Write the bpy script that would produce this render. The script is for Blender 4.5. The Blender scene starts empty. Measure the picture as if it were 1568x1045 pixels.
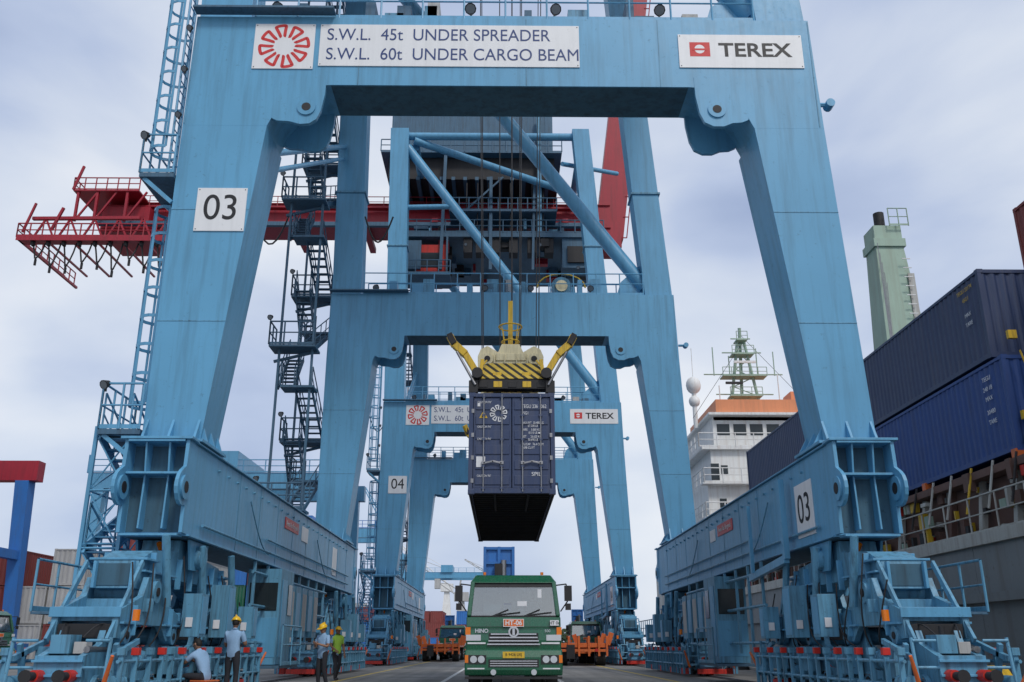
import bpy, bmesh, math, random
from mathutils import Vector, Matrix, Euler
random.seed(7)
R=math.radians
scene=bpy.context.scene
COL=scene.collection

# ------------------------------------------------------------------ materials
def new_mat(name):
    m=bpy.data.materials.new(name); m.use_nodes=True
    nt=m.node_tree; nt.nodes.clear()
    return m,nt
def paint(name,col,rough=.45,metal=0.0,dirt=.3,dirtcol=(.10,.085,.07),var=.18,bump=.15,scale=1.0,streak=True,coat=0):
    m,nt=new_mat(name); N=nt.nodes.new; L=nt.links.new
    out=N('ShaderNodeOutputMaterial'); p=N('ShaderNodeBsdfPrincipled'); L(p.outputs[0],out.inputs[0])
    tc=N('ShaderNodeTexCoord')
    n1=N('ShaderNodeTexNoise'); n1.inputs['Scale'].default_value=.55*scale; n1.inputs['Detail'].default_value=5; L(tc.outputs['Object'],n1.inputs['Vector'])
    hsv=N('ShaderNodeMixRGB'); hsv.inputs[1].default_value=(*[c*(1-var) for c in col],1); hsv.inputs[2].default_value=(*[min(1,c*(1+var)) for c in col],1)
    L(n1.outputs[0],hsv.inputs[0])
    mp=N('ShaderNodeMapping'); mp.inputs['Scale'].default_value=(3.2*scale,3.2*scale,(.22 if streak else 3)*scale); L(tc.outputs['Object'],mp.inputs[0])
    n2=N('ShaderNodeTexNoise'); n2.inputs['Scale'].default_value=1.3; n2.inputs['Detail'].default_value=8; n2.inputs['Roughness'].default_value=.65; L(mp.outputs[0],n2.inputs['Vector'])
    rp=N('ShaderNodeValToRGB'); rp.color_ramp.elements[0].position=.46; rp.color_ramp.elements[0].color=(0,0,0,1); rp.color_ramp.elements[1].position=.78; rp.color_ramp.elements[1].color=(dirt,dirt,dirt,1)
    L(n2.outputs[0],rp.inputs[0])
    n3=N('ShaderNodeTexNoise'); n3.inputs['Scale'].default_value=7*scale; n3.inputs['Detail'].default_value=10; n3.inputs['Roughness'].default_value=.7; L(tc.outputs['Object'],n3.inputs['Vector'])
    rp2=N('ShaderNodeValToRGB'); rp2.color_ramp.elements[0].position=.60; rp2.color_ramp.elements[0].color=(0,0,0,1); rp2.color_ramp.elements[1].position=.70; rp2.color_ramp.elements[1].color=(dirt,dirt,dirt,1)
    L(n3.outputs[0],rp2.inputs[0])
    ad=N('ShaderNodeMath'); ad.operation='MAXIMUM'; L(rp.outputs[0],ad.inputs[0]); L(rp2.outputs[0],ad.inputs[1])
    mx=N('ShaderNodeMixRGB'); L(ad.outputs[0],mx.inputs[0]); L(hsv.outputs[0],mx.inputs[1]); mx.inputs[2].default_value=(*dirtcol,1)
    L(mx.outputs[0],p.inputs['Base Color'])
    mr=N('ShaderNodeMapRange'); mr.inputs['To Min'].default_value=max(.05,rough-.12); mr.inputs['To Max'].default_value=min(1,rough+.2); L(n3.outputs[0],mr.inputs[0]); L(mr.outputs[0],p.inputs['Roughness'])
    p.inputs['Metallic'].default_value=metal
    if coat: p.inputs['Coat Weight'].default_value=coat
    if bump:
        b=N('ShaderNodeBump'); b.inputs['Strength'].default_value=bump; b.inputs['Distance'].default_value=.02; L(n1.outputs[0],b.inputs['Height']); L(b.outputs[0],p.inputs['Normal'])
    return m
BLUE=paint('crane_blue_paint',(.115,.355,.565),.38,dirt=.5,dirtcol=(.05,.12,.17),var=.14)
BLUE2=paint('crane_blue_dirty',(.115,.32,.48),.45,dirt=.85,dirtcol=(.03,.04,.045),var=.25,scale=2)
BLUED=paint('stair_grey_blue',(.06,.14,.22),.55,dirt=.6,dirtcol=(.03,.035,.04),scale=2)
UNDERB=paint('beam_soffit_shade_paint',(.05,.13,.19),.7,dirt=.7,dirtcol=(.02,.03,.035),var=.25)  # darker crane blue: underside shade put into the colour, plus dirt noise
RED=paint('crane_red_paint',(.36,.013,.03),.45,dirt=.5,dirtcol=(.07,.015,.02))
BRED=paint('buffer_red',(.60,.03,.02),.4,dirt=.6,dirtcol=(.08,.03,.02),scale=3)
ORANGE=paint('orange_paint',(.70,.15,.03),.45,dirt=.6,scale=3)
NAVY=paint('container_navy',(.030,.052,.125),.45,dirt=.45,dirtcol=(.12,.12,.14),scale=2)
NAVY2=paint('container_blue',(.018,.065,.24),.5,dirt=.5,dirtcol=(.05,.06,.09),scale=1.5)
DARK=paint('black_steel',(.018,.018,.02),.6,dirt=.3,dirtcol=(.06,.05,.05))
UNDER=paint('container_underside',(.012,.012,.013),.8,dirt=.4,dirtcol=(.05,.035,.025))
STEEL=paint('bare_steel',(.32,.32,.33),.35,metal=.8,dirt=.5,scale=4)
WHITE=paint('white_sign',(.78,.79,.80),.4,dirt=.3,dirtcol=(.45,.46,.46),var=.03,bump=0)
TXT=paint('navy_lettering',(.02,.05,.18),.5,dirt=.0,var=0,bump=0)
BTXT=paint('black_lettering',(.01,.01,.012),.5,dirt=.0,var=0,bump=0)
RTXT=paint('red_lettering',(.62,.03,.03),.5,dirt=.1,var=0,bump=0)
WTXT=paint('white_lettering',(.75,.76,.78),.5,dirt=.3,var=0,bump=0)
YEL=paint('safety_yellow',(.70,.45,.03),.45,dirt=.65,dirtcol=(.10,.08,.04),scale=4)
CREAM=paint('cream_yellow',(.80,.71,.45),.5,dirt=.6,dirtcol=(.16,.13,.08),scale=4)
GREEN=paint('truck_green',(.006,.105,.05),.22,dirt=.3,dirtcol=(.06,.07,.05),scale=3,coat=.6,bump=.03)
CHROME=paint('chrome_grille',(.7,.7,.72),.2,metal=.9,dirt=.2,scale=5,bump=0)
LAMPM=paint('headlamp_lens',(.6,.63,.66),.08,metal=.3,dirt=.1,bump=0)
LENS=paint('floodlight_lens',(.22,.25,.28),.15,metal=.2,dirt=.2,bump=0)
AMBER=paint('amber_lens',(.8,.2,.01),.15,dirt=.1,bump=0)
RUBBER=paint('tyre_rubber',(.018,.018,.018),.8,dirt=.5,dirtcol=(.10,.09,.08),scale=4)
SHIPW=paint('ship_white',(.78,.79,.78),.5,dirt=.45,dirtcol=(.38,.26,.17))
SHIPH=paint('ship_hull_grey',(.24,.26,.27),.5,dirt=.55,dirtcol=(.15,.12,.09),scale=.7)
SHIPL=paint('ship_hull_light',(.48,.49,.46),.55,dirt=.7,dirtcol=(.20,.13,.09),scale=.8)
SHIPG=paint('ship_crane_green',(.34,.47,.38),.5,dirt=.5,dirtcol=(.22,.22,.15))
DECKB=paint('deck_brown',(.14,.075,.06),.7,dirt=.5)
ORTOP=paint('funnel_orange',(.74,.27,.12),.5,dirt=.3)
BROWN=paint('container_brown',(.23,.045,.04),.55,dirt=.4,scale=1.5)
CGREY=paint('container_grey',(.45,.45,.44),.55,dirt=.4,scale=1.5)
CBLU=paint('yard_blue',(.03,.17,.50),.5,dirt=.3)
SKIN=paint('skin',(.30,.16,.10),.55,dirt=0,var=.05,bump=0)
HAIR=paint('hair_black',(.01,.009,.008),.7,dirt=0,bump=0)
SHIRT=paint('shirt_light_blue',(.28,.45,.66),.8,dirt=.25,dirtcol=(.15,.24,.35),scale=8,streak=False)
PANTS=paint('trousers_dark',(.02,.022,.03),.85,dirt=.2,scale=8)
VEST=paint('vest_hi_vis',(.40,.68,.08),.7,dirt=.2,scale=8)
HELM=paint('helmet_yellow',(.85,.52,.02),.3,dirt=.1,bump=0)
CONC=paint('concrete_block',(.36,.35,.33),.85,dirt=.5)
def glass(name,tint=(.5,.6,.62)):
    m,nt=new_mat(name); N=nt.nodes.new; L=nt.links.new
    out=N('ShaderNodeOutputMaterial'); t=N('ShaderNodeBsdfTransparent'); t.inputs[0].default_value=(*tint,1)
    g=N('ShaderNodeBsdfGlossy'); g.inputs['Roughness'].default_value=.05; g.inputs[0].default_value=(.9,.9,.9,1)
    f=N('ShaderNodeFresnel'); f.inputs[0].default_value=1.8; mr=N('ShaderNodeMapRange'); mr.inputs['To Min'].default_value=.22; L(f.outputs[0],mr.inputs[0]); mx=N('ShaderNodeMixShader')
    L(mr.outputs[0],mx.inputs[0]); L(t.outputs[0],mx.inputs[1]); L(g.outputs[0],mx.inputs[2]); L(mx.outputs[0],out.inputs[0])
    return m
GLASS=glass('windscreen_glass',(.62,.70,.70))
WIN=paint('window_dark_glass',(.02,.03,.035),.08,dirt=.1,bump=0)
def hazard():
    m,nt=new_mat('hazard_stripes'); N=nt.nodes.new; L=nt.links.new
    out=N('ShaderNodeOutputMaterial'); p=N('ShaderNodeBsdfPrincipled'); L(p.outputs[0],out.inputs[0])
    tc=N('ShaderNodeTexCoord'); sx=N('ShaderNodeSeparateXYZ'); L(tc.outputs['Object'],sx.inputs[0])
    a=N('ShaderNodeMath'); a.operation='ADD'; L(sx.outputs[0],a.inputs[0]); L(sx.outputs[2],a.inputs[1])
    b=N('ShaderNodeMath'); b.operation='MULTIPLY'; b.inputs[1].default_value=3.6; L(a.outputs[0],b.inputs[0])
    c=N('ShaderNodeMath'); c.operation='PINGPONG'; c.inputs[1].default_value=.5; L(b.outputs[0],c.inputs[0])
    r=N('ShaderNodeValToRGB')
    r.color_ramp.elements[0].position=.20; r.color_ramp.elements[0].color=(.03,.028,.02,1); r.color_ramp.elements[1].position=.24; r.color_ramp.elements[1].color=(.75,.53,.08,1)
    L(c.outputs[0],r.inputs[0])
    n=N('ShaderNodeTexNoise'); n.inputs['Scale'].default_value=6; L(tc.outputs['Object'],n.inputs[0])
    mx=N('ShaderNodeMixRGB'); mx.blend_type='MULTIPLY'; mx.inputs[0].default_value=.5; L(r.outputs[0],mx.inputs[1]); L(n.outputs[0],mx.inputs[2])
    L(mx.outputs[0],p.inputs['Base Color']); p.inputs['Roughness'].default_value=.6
    return m
HAZ=hazard()

# ------------------------------------------------------------------ geometry builder
class G:
    def __init__(s): s.v=[];s.f=[];s.m=[];s.s=[];s.mats=[]
    def mi(s,mat):
        if mat not in s.mats: s.mats.append(mat)
        return s.mats.index(mat)
    def add(s,vs,fs,mat,smooth=False):
        b=len(s.v); i=s.mi(mat)
        s.v.extend([tuple(v) for v in vs])
        for f in fs: s.f.append([b+k for k in f]); s.m.append(i); s.s.append(smooth)
    def hexa(s,a,b,mat):
        s.add(list(a)+list(b),[(3,2,1,0),(4,5,6,7),(0,1,5,4),(1,2,6,5),(2,3,7,6),(3,0,4,7)],mat)
    def box(s,x0,x1,y0,y1,z0,z1,mat):
        s.hexa([(x0,y0,z0),(x1,y0,z0),(x1,y1,z0),(x0,y1,z0)],[(x0,y0,z1),(x1,y0,z1),(x1,y1,z1),(x0,y1,z1)],mat)
    def taper(s,b,zb,t,zt,mat):
        s.hexa([(b[0],b[2],zb),(b[1],b[2],zb),(b[1],b[3],zb),(b[0],b[3],zb)],[(t[0],t[2],zt),(t[1],t[2],zt),(t[1],t[3],zt),(t[0],t[3],zt)],mat)
    def frame_(s,p0,p1):
        d=(Vector(p1)-Vector(p0)); l=d.length; d.normalize()
        up=Vector((0,0,1)) if abs(d.z)<.9 else Vector((0,1,0))
        x=d.cross(up).normalized(); y=x.cross(d).normalized()
        return d,l,x,y
    def cyl(s,p0,p1,r,mat,r2=None,n=12,cap=True):
        if r2 is None: r2=r
        d,l,x,y=s.frame_(p0,p1); p0=Vector(p0);p1=Vector(p1)
        vs=[];fs=[]
        for k in range(n):
            a=2*math.pi*k/n; o=x*math.cos(a)+y*math.sin(a); vs.append(p0+o*r)
        for k in range(n):
            a=2*math.pi*k/n; o=x*math.cos(a)+y*math.sin(a); vs.append(p1+o*r2)
        fs=[(k,(k+1)%n,n+(k+1)%n,n+k) for k in range(n)]
        s.add(vs,fs,mat,n>6)
        if cap: s.add(vs,[tuple(range(n))[::-1],tuple(range(n,2*n))],mat)
    def bar(s,p0,p1,w,h,mat):
        d,l,x,y=s.frame_(p0,p1); p0=Vector(p0);p1=Vector(p1)
        c=[(-w/2,-h/2),(w/2,-h/2),(w/2,h/2),(-w/2,h/2)]
        s.hexa([p0+x*a+y*b for a,b in c],[p1+x*a+y*b for a,b in c],mat)
    def tube(s,pts,r,mat,n=5):
        for a,b in zip(pts[:-1],pts[1:]): s.cyl(a,b,r,mat,n=n,cap=False)
    def pxz(s,poly,y0,y1,mat):
        n=len(poly); vs=[(x,y0,z) for x,z in poly]+[(x,y1,z) for x,z in poly]
        s.add(vs,[tuple(range(n)),tuple(range(n,2*n))[::-1]]+[(k,(k+1)%n,n+(k+1)%n,n+k) for k in range(n)],mat)
    def pyz(s,poly,x0,x1,mat):
        n=len(poly); vs=[(x0,y,z) for y,z in poly]+[(x1,y,z) for y,z in poly]
        s.add(vs,[tuple(range(n)),tuple(range(n,2*n))[::-1]]+[(k,(k+1)%n,n+(k+1)%n,n+k) for k in range(n)],mat)
    def pxy(s,poly,z0,z1,mat):
        n=len(poly); vs=[(x,y,z0) for x,y in poly]+[(x,y,z1) for x,y in poly]
        s.add(vs,[tuple(range(n)),tuple(range(n,2*n))[::-1]]+[(k,(k+1)%n,n+(k+1)%n,n+k) for k in range(n)],mat)
    def sph(s,c,r,mat,n=12,m=8,z0=-1.0):
        vs=[];fs=[]
        if not hasattr(r,'__len__'): r=(r,r,r)
        for j in range(m+1):
            t=math.asin(max(-1,min(1,z0)))+(math.pi/2-math.asin(max(-1,min(1,z0))))*j/m
            for k in range(n):
                a=2*math.pi*k/n; vs.append((c[0]+r[0]*math.cos(t)*math.cos(a),c[1]+r[1]*math.cos(t)*math.sin(a),c[2]+r[2]*math.sin(t)))
        for j in range(m):
            for k in range(n): fs.append((j*n+k,j*n+(k+1)%n,(j+1)*n+(k+1)%n,(j+1)*n+k))
        s.add(vs,fs,mat,True)
    def obj(s,name,parent=None,bevel=0,loc=None,rot=0):
        me=bpy.data.meshes.new(name); me.from_pydata(s.v,[],s.f)
        for m in s.mats: me.materials.append(m)
        me.polygons.foreach_set('material_index',s.m); me.polygons.foreach_set('use_smooth',s.s)
        bm=bmesh.new(); bm.from_mesh(me); bmesh.ops.recalc_face_normals(bm,faces=bm.faces); bm.to_mesh(me); bm.free()
        o=bpy.data.objects.new(name,me); COL.objects.link(o)
        if parent: o.parent=parent
        if loc: o.location=loc
        o.rotation_euler[2]=rot
        if bevel:
            b=o.modifiers.new('bevel','BEVEL'); b.width=bevel; b.segments=2; b.limit_method='ANGLE'; b.angle_limit=R(40)
        return o
def empty(name,loc=(0,0,0),rot=0):
    e=bpy.data.objects.new(name,None); e.location=loc; e.rotation_euler[2]=rot; e.empty_display_size=.5; COL.objects.link(e); return e
def text(name,body,size,loc,rot,mat,parent=None,align='CENTER',width=None,sx=1,spacing=1,offset=0):
    c=bpy.data.curves.new(name,'FONT'); c.body=body; c.size=size; c.align_x=align; c.align_y='CENTER'; c.extrude=.002; c.space_character=spacing; c.offset=offset
    c.materials.append(mat)
    o=bpy.data.objects.new(name,c); o.location=loc; o.rotation_euler=rot; o.scale=(sx,1,1); COL.objects.link(o)
    if parent: o.parent=parent
    return o
def railing(g,pts,mat,h=1.1,r=.03,sp=1.3,mid=True,toe=True):
    for a,b in zip(pts[:-1],pts[1:]):
        a=Vector(a);b=Vector(b); l=(b-a).length; n=max(1,int(round(l/sp)))
        up=Vector((0,0,h))
        g.cyl(a+up,b+up,r,mat,n=5,cap=False)
        if mid: g.cyl(a+up*.52,b+up*.52,r*.8,mat,n=5,cap=False)
        if toe: g.bar(a+Vector((0,0,.06)),b+Vector((0,0,.06)),.012,.1,mat)
        for k in range(n+1):
            p=a.lerp(b,k/n); g.cyl(p,p+up,r,mat,n=5,cap=False)
def flight(g,p0,p1,w,wd,mat,steps=14,rail=True):
    p0=Vector(p0);p1=Vector(p1);wd=Vector(wd)
    for s in (-1,1):
        o=wd*(s*w/2)
        g.bar(p0+o,p1+o,.05,.22,mat)
        if rail:
            up=Vector((0,0,1.0)); g.cyl(p0+o+up,p1+o+up,.028,mat,n=5,cap=False); g.cyl(p0+o+up*.5,p1+o+up*.5,.022,mat,n=5,cap=False)
            for k in range(4):
                q=p0.lerp(p1,k/3)+o; g.cyl(q,q+up,.025,mat,n=5,cap=False)
    run=(p1-p0); run.z=0; rd=run.normalized()*.13
    for k in range(steps):
        c=p0.lerp(p1,(k+.5)/steps)
        a=c-rd-wd*(w/2);b=c+rd-wd*(w/2);c2=c+rd+wd*(w/2);d=c-rd+wd*(w/2)
        g.hexa([a,b,c2,d],[q+Vector((0,0,.035)) for q in (a,b,c2,d)],mat)
def cage_ladder(g,x,y,z0,z1,mat,face=(-1,0),r=.38,cage_from=2.2):
    fx,fy=face; px,py=-fy,fx
    for s in (-.22,.22): g.cyl((x+px*s,y+py*s,z0),(x+px*s,y+py*s,z1),.035,mat,n=5,cap=False)
    k=z0
    while k<z1:
        g.cyl((x-px*.22,y-py*.22,k),(x+px*.22,y+py*.22,k),.018,mat,n=4,cap=False); k+=.3
    z=z0+cage_from; P=[]
    while z<=z1+.01:
        pts=[]
        for i in range(9):
            a=-math.pi*.62+2*math.pi*.62*i/8
            cx=math.cos(a);sy=math.sin(a)
            pts.append((x+fx*(r*.62+r*cx)+px*r*sy, y+fy*(r*.62+r*cx)+py*r*sy,z))
        for a,b in zip(pts[:-1],pts[1:]): g.bar(a,b,.016,.08,mat)
        P.append(pts); z+=.75
    for i in (0,2,4,6,8):
        for A,B in zip(P[:-1],P[1:]): g.bar(A[i],B[i],.06,.016,mat)
def lamp(g,p,d=(0,-1,-.5),s=1.0):
    p=Vector(p); d=Vector(d).normalized()
    g.cyl(p,p+Vector((0,0,.2*s)),.03,DARK,n=6); q=p+Vector((0,0,.23*s))
    g.cyl(q-d*.1*s,q+d*.12*s,.08*s,DARK,r2=.15*s,n=10); g.cyl(q+d*.12*s,q+d*.125*s,.12*s,LENS,n=10)
def wavy(g,c,Rr,mat,plane='xz'):
    n=320; C=[]
    for k in range(n):
        a=2*math.pi*k/n; t=math.tanh(2.6*math.sin(8*a))/math.tanh(2.6)
        rr=Rr*(.70+.24*t); aa=a-.10*math.sin(16*a)
        C.append(Vector((rr*math.cos(aa),rr*math.sin(aa))))
    w=Rr*.062; vs=[];fs=[]
    for k in range(n):
        d=(C[(k+1)%n]-C[k-1]).normalized(); nn=Vector((-d.y,d.x))
        for s in (-1,1):
            q=C[k]+nn*w*s; vs.append((c[0]+q.x,c[1],c[2]+q.y))
    for k in range(n):
        if k%40 in (28,29,30,31): continue
        b=(k+1)%n; fs.append((2*k,2*k+1,2*b+1,2*b))
    g.add(vs,fs,mat)

# ------------------------------------------------------------------ crane (local: centre y=0)
YF,YB=-10.5,10.2
LX=(-8.4,-7.0); RX=(7.45,8.8)
def leg_frame(g,y0):
    g.taper((-8.4,-7.05,y0,y0+1.3),5.5,(-8.4,-6.2,y0,y0+1.7),14.05,BLUE)
    g.taper((7.6,8.8,y0,y0+1.3),5.5,(6.62,8.46,y0,y0+1.7),14.05,BLUE)
    poly=[(-8.4,14.05),(-6.2,14.05),(-6.0,14.5),(-5.75,14.85),(-5.4,15.12),(-4.9,15.27),(-4.6,15.3),
          (4.98,15.3),(5.3,15.27),(5.8,15.12),(6.2,14.85),(6.42,14.5),(6.62,14.05),(8.46,14.05),(8.37,17.45),(-8.38,17.45)]
    g.pxz(poly,y0,y0+1.5,BLUE)
    g.box(-4.6,4.95,y0+.04,y0+1.46,15.285,15.297,UNDERB)  # thin sheet painting the shade under the portal beam
    lug=[(-6.1,14.28),(-5.95,14.2),(-5.62,14.18),(-5.35,14.1),(-5.1,14.12),(-4.92,14.25),(-4.82,14.5),(-4.74,15.0),(-4.72,15.6),(-6.1,15.6)]
    lug2=[(5.1,15.6),(5.12,15.0),(5.2,14.5),(5.32,14.22),(5.55,14.1),(5.82,14.1),(6.05,14.2),(6.3,14.22),(6.48,14.3),(6.48,15.6)]
    for a in (y0-.008,y0+1.4):
        for L_ in (lug,lug2): g.pxz(L_,a,a+.12,BLUE)
    for x,z in ((-5.2,14.6),(5.66,14.6)):
        g.cyl((x,y0+.1,z),(x,y0-.05,z),.24,BLUE,n=24); g.cyl((x,y0-.05,z),(x,y0-.056,z),.12,DARK,n=20)
    for z,f in ((8.6,(8.6-5.5)/8.55),(11.6,(11.6-5.5)/8.55)):
        xi=-7.05+.85*f; g.box(-8.41,xi+.01,y0-.010,y0-.002,z,z+.025,BLUE2)
        xo=8.8-.34*f; xi=7.6-.98*f; g.box(xi,xo,y0-.010,y0-.002,z,z+.025,BLUE2)
    for x in (-8.36,8.35): g.box(x-.015,x+.015,y0-.012,y0-.002,14.1,17.4,BLUE2)
    for x in (-3.9,.6,4.2): g.box(x,x+.02,y0-.008,y0-.002,15.32,17.43,BLUE2)
    d=.15
    g.taper((-8.36,-6.95,y0+d,y0+1.35),17.45,(-8.8,-7.4,y0+d,y0+1.35),39.6,BLUE)
    g.taper((7.0,8.33,y0+d,y0+1.35),17.45,(5.4,6.7,y0+d,y0+1.35),39.6,BLUE)
    for z in (23,29.5):
        f=(z-17.45)/22.15
        g.box(-8.45-.42*f,-6.88-.43*f,y0+.07,y0+1.43,z,z+.1,BLUE2)
        g.box(6.92-1.6*f,8.42-1.64*f,y0+.07,y0+1.43,z,z+.1,BLUE2)
    ym=y0+.75
    g.cyl((7.1,ym,18.1),(-7.5,ym,38.2),.36,BLUE,n=20)
    g.pxz([(5.6,17.45),(7.6,17.45),(7.6,19.6),(7.0,19.4),(5.9,18.4)],ym-.05,ym+.05,BLUE)
    g.cyl((-7.6,ym,39.2),(5.8,ym,39.2),.3,BLUE,n=16)
    g.cyl((-7.4,ym,33),(-3.6,ym,33.1),.2,BLUE,n=12)
    for k in range(10):
        g.cyl((-8.2+.11*k,y0-.002,5.72),(-8.2+.11*k,y0-.03,5.72),.025,BLUE2,n=6)
        g.cyl((7.7+.11*k,y0-.002,5.72),(7.7+.11*k,y0-.03,5.72),.025,BLUE2,n=6)
def sill(g,xr,sgn):
    x0,x1=xr
    g.box(x0,x1,-10.9,12.9,3.45,5.49,BLUE)
    g.box(x0+.03,x1-.03,-10.85,12.85,3.405,3.418,UNDERB)  # thin dark sheet: shade under the sill, painted in
    for yi,dr in ((-10.9,-1),(12.9,1)):
        prof=[(yi,5.5),(yi+dr*.42,5.5),(yi+dr*.45,4.9)]
        for k in range(9):
            a=R(60-k*22); prof.append((yi+dr*(.48+.40*math.cos(a)),4.42+.40*math.sin(a)))
        prof+=[(yi+dr*.30,3.46),(yi,3.46)]
        for xa,xb in ((x0-.02,x0+.06),(x1-.06,x1+.02)):
            g.pyz(prof,xa,xb,BLUE); g.cyl((xa-.05,yi+dr*.48,4.42),(xb+.05,yi+dr*.48,4.42),.27,BLUE,n=20); g.cyl((xa-.06,yi+dr*.48,4.42),(xb+.06,yi+dr*.48,4.42),.13,DARK,n=16)
        for xm in (x0+.42,x1-.46):
            g.pyz([(yi,5.45),(yi+dr*.38,5.45),(yi+dr*.25,4.7),(yi+dr*.3,3.55),(yi,3.55)],xm,xm+.04,BLUE)
        for z,ex in ((5.5,.48),(4.78,.42),(3.44,.36)):
            a,b=sorted((yi+dr*.003,yi+dr*ex)); g.box(x0+.07,x1-.07,a,b,z-.05,z,BLUE)
        a,b=sorted((yi+dr*.003,yi+dr*.012)); g.box(x0+.07,x1-.07,a,b,3.5,4.7,UNDERB); g.box(x0+.07,x1-.07,a,b,4.8,5.42,UNDERB)  # dark panels between the ribs paint the shade of the open end
        a,b=sorted((yi+dr*.003,yi+dr*.5)); g.box(x0-.1,x1+.1,a,b,5.505,5.56,BLUE)
    for z in (3.42,5.5):
        g.box(x0-.07,x1+.07,-10.88,12.88,z,z+.035,BLUE)
    xin=x1 if sgn<0 else x0
    s=1 if sgn<0 else -1
    for k in range(9):
        y=-7+k*2.2
        a,b=sorted((xin+s*.003,xin+s*.010)); g.box(a,b,y,y+.025,3.47,5.49,BLUE2)
    g.cyl((xin+s*.07,-10,3.75),(xin+s*.07,11,3.75),.035,BLUE2,n=6)
    g.cyl((xin+s*.07,-4,4.1),(xin+s*.07,11,4.1),.03,BLUE2,n=6)
    for k in range(24):
        y=-9+k*.85; g.cyl((xin+s*.0,y,5.2),(xin+s*.06,y,5.2),.035,BLUE2,n=6)
    for k in (1,4):
        y=-9.2+k*3.2; pts=[(xin+s*(.05+.05*math.sin(math.pi*t/10)),y+2.4*t/10,4.9-1.2*(t/10)-.35*math.sin(math.pi*t/10)) for t in range(11)]; g.tube(pts,.02,BLUE2)
    for yc in (YF,YB):
        g.box(x0-.12,x1+.12,yc-.3,yc+1.6,5.565,5.63,BLUE)
        for xx in (x0+.1,(x0+x1)/2,x1-.1):
            g.pyz([(yc-.28,5.63),(yc-.004,5.63),(yc-.004,6.15)],xx-.03,xx+.03,BLUE)
        sx=x1+.12 if sgn<0 else x0-.12
        for yy in (yc+.1,yc+.65,yc+1.2):
            xl=-7.05 if sgn<0 else 7.6
            g.pxz([(sx,5.63),(xl,5.63),(xl,6.1)],yy-.03,yy+.03,BLUE)
def wheel(g,x,y,r,w):
    g.cyl((x-w/2,y,r),(x+w/2,y,r),r,STEEL,n=20); g.cyl((x-w/2-.04,y,r),(x-w/2,y,r),r+.05,DARK,n=20)
    g.cyl((x+w/2,y,r),(x+w/2+.04,y,r),r+.05,DARK,n=20); g.cyl((x-w/2-.12,y,r),(x+w/2+.12,y,r),.12,BLUE2,n=10)
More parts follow.
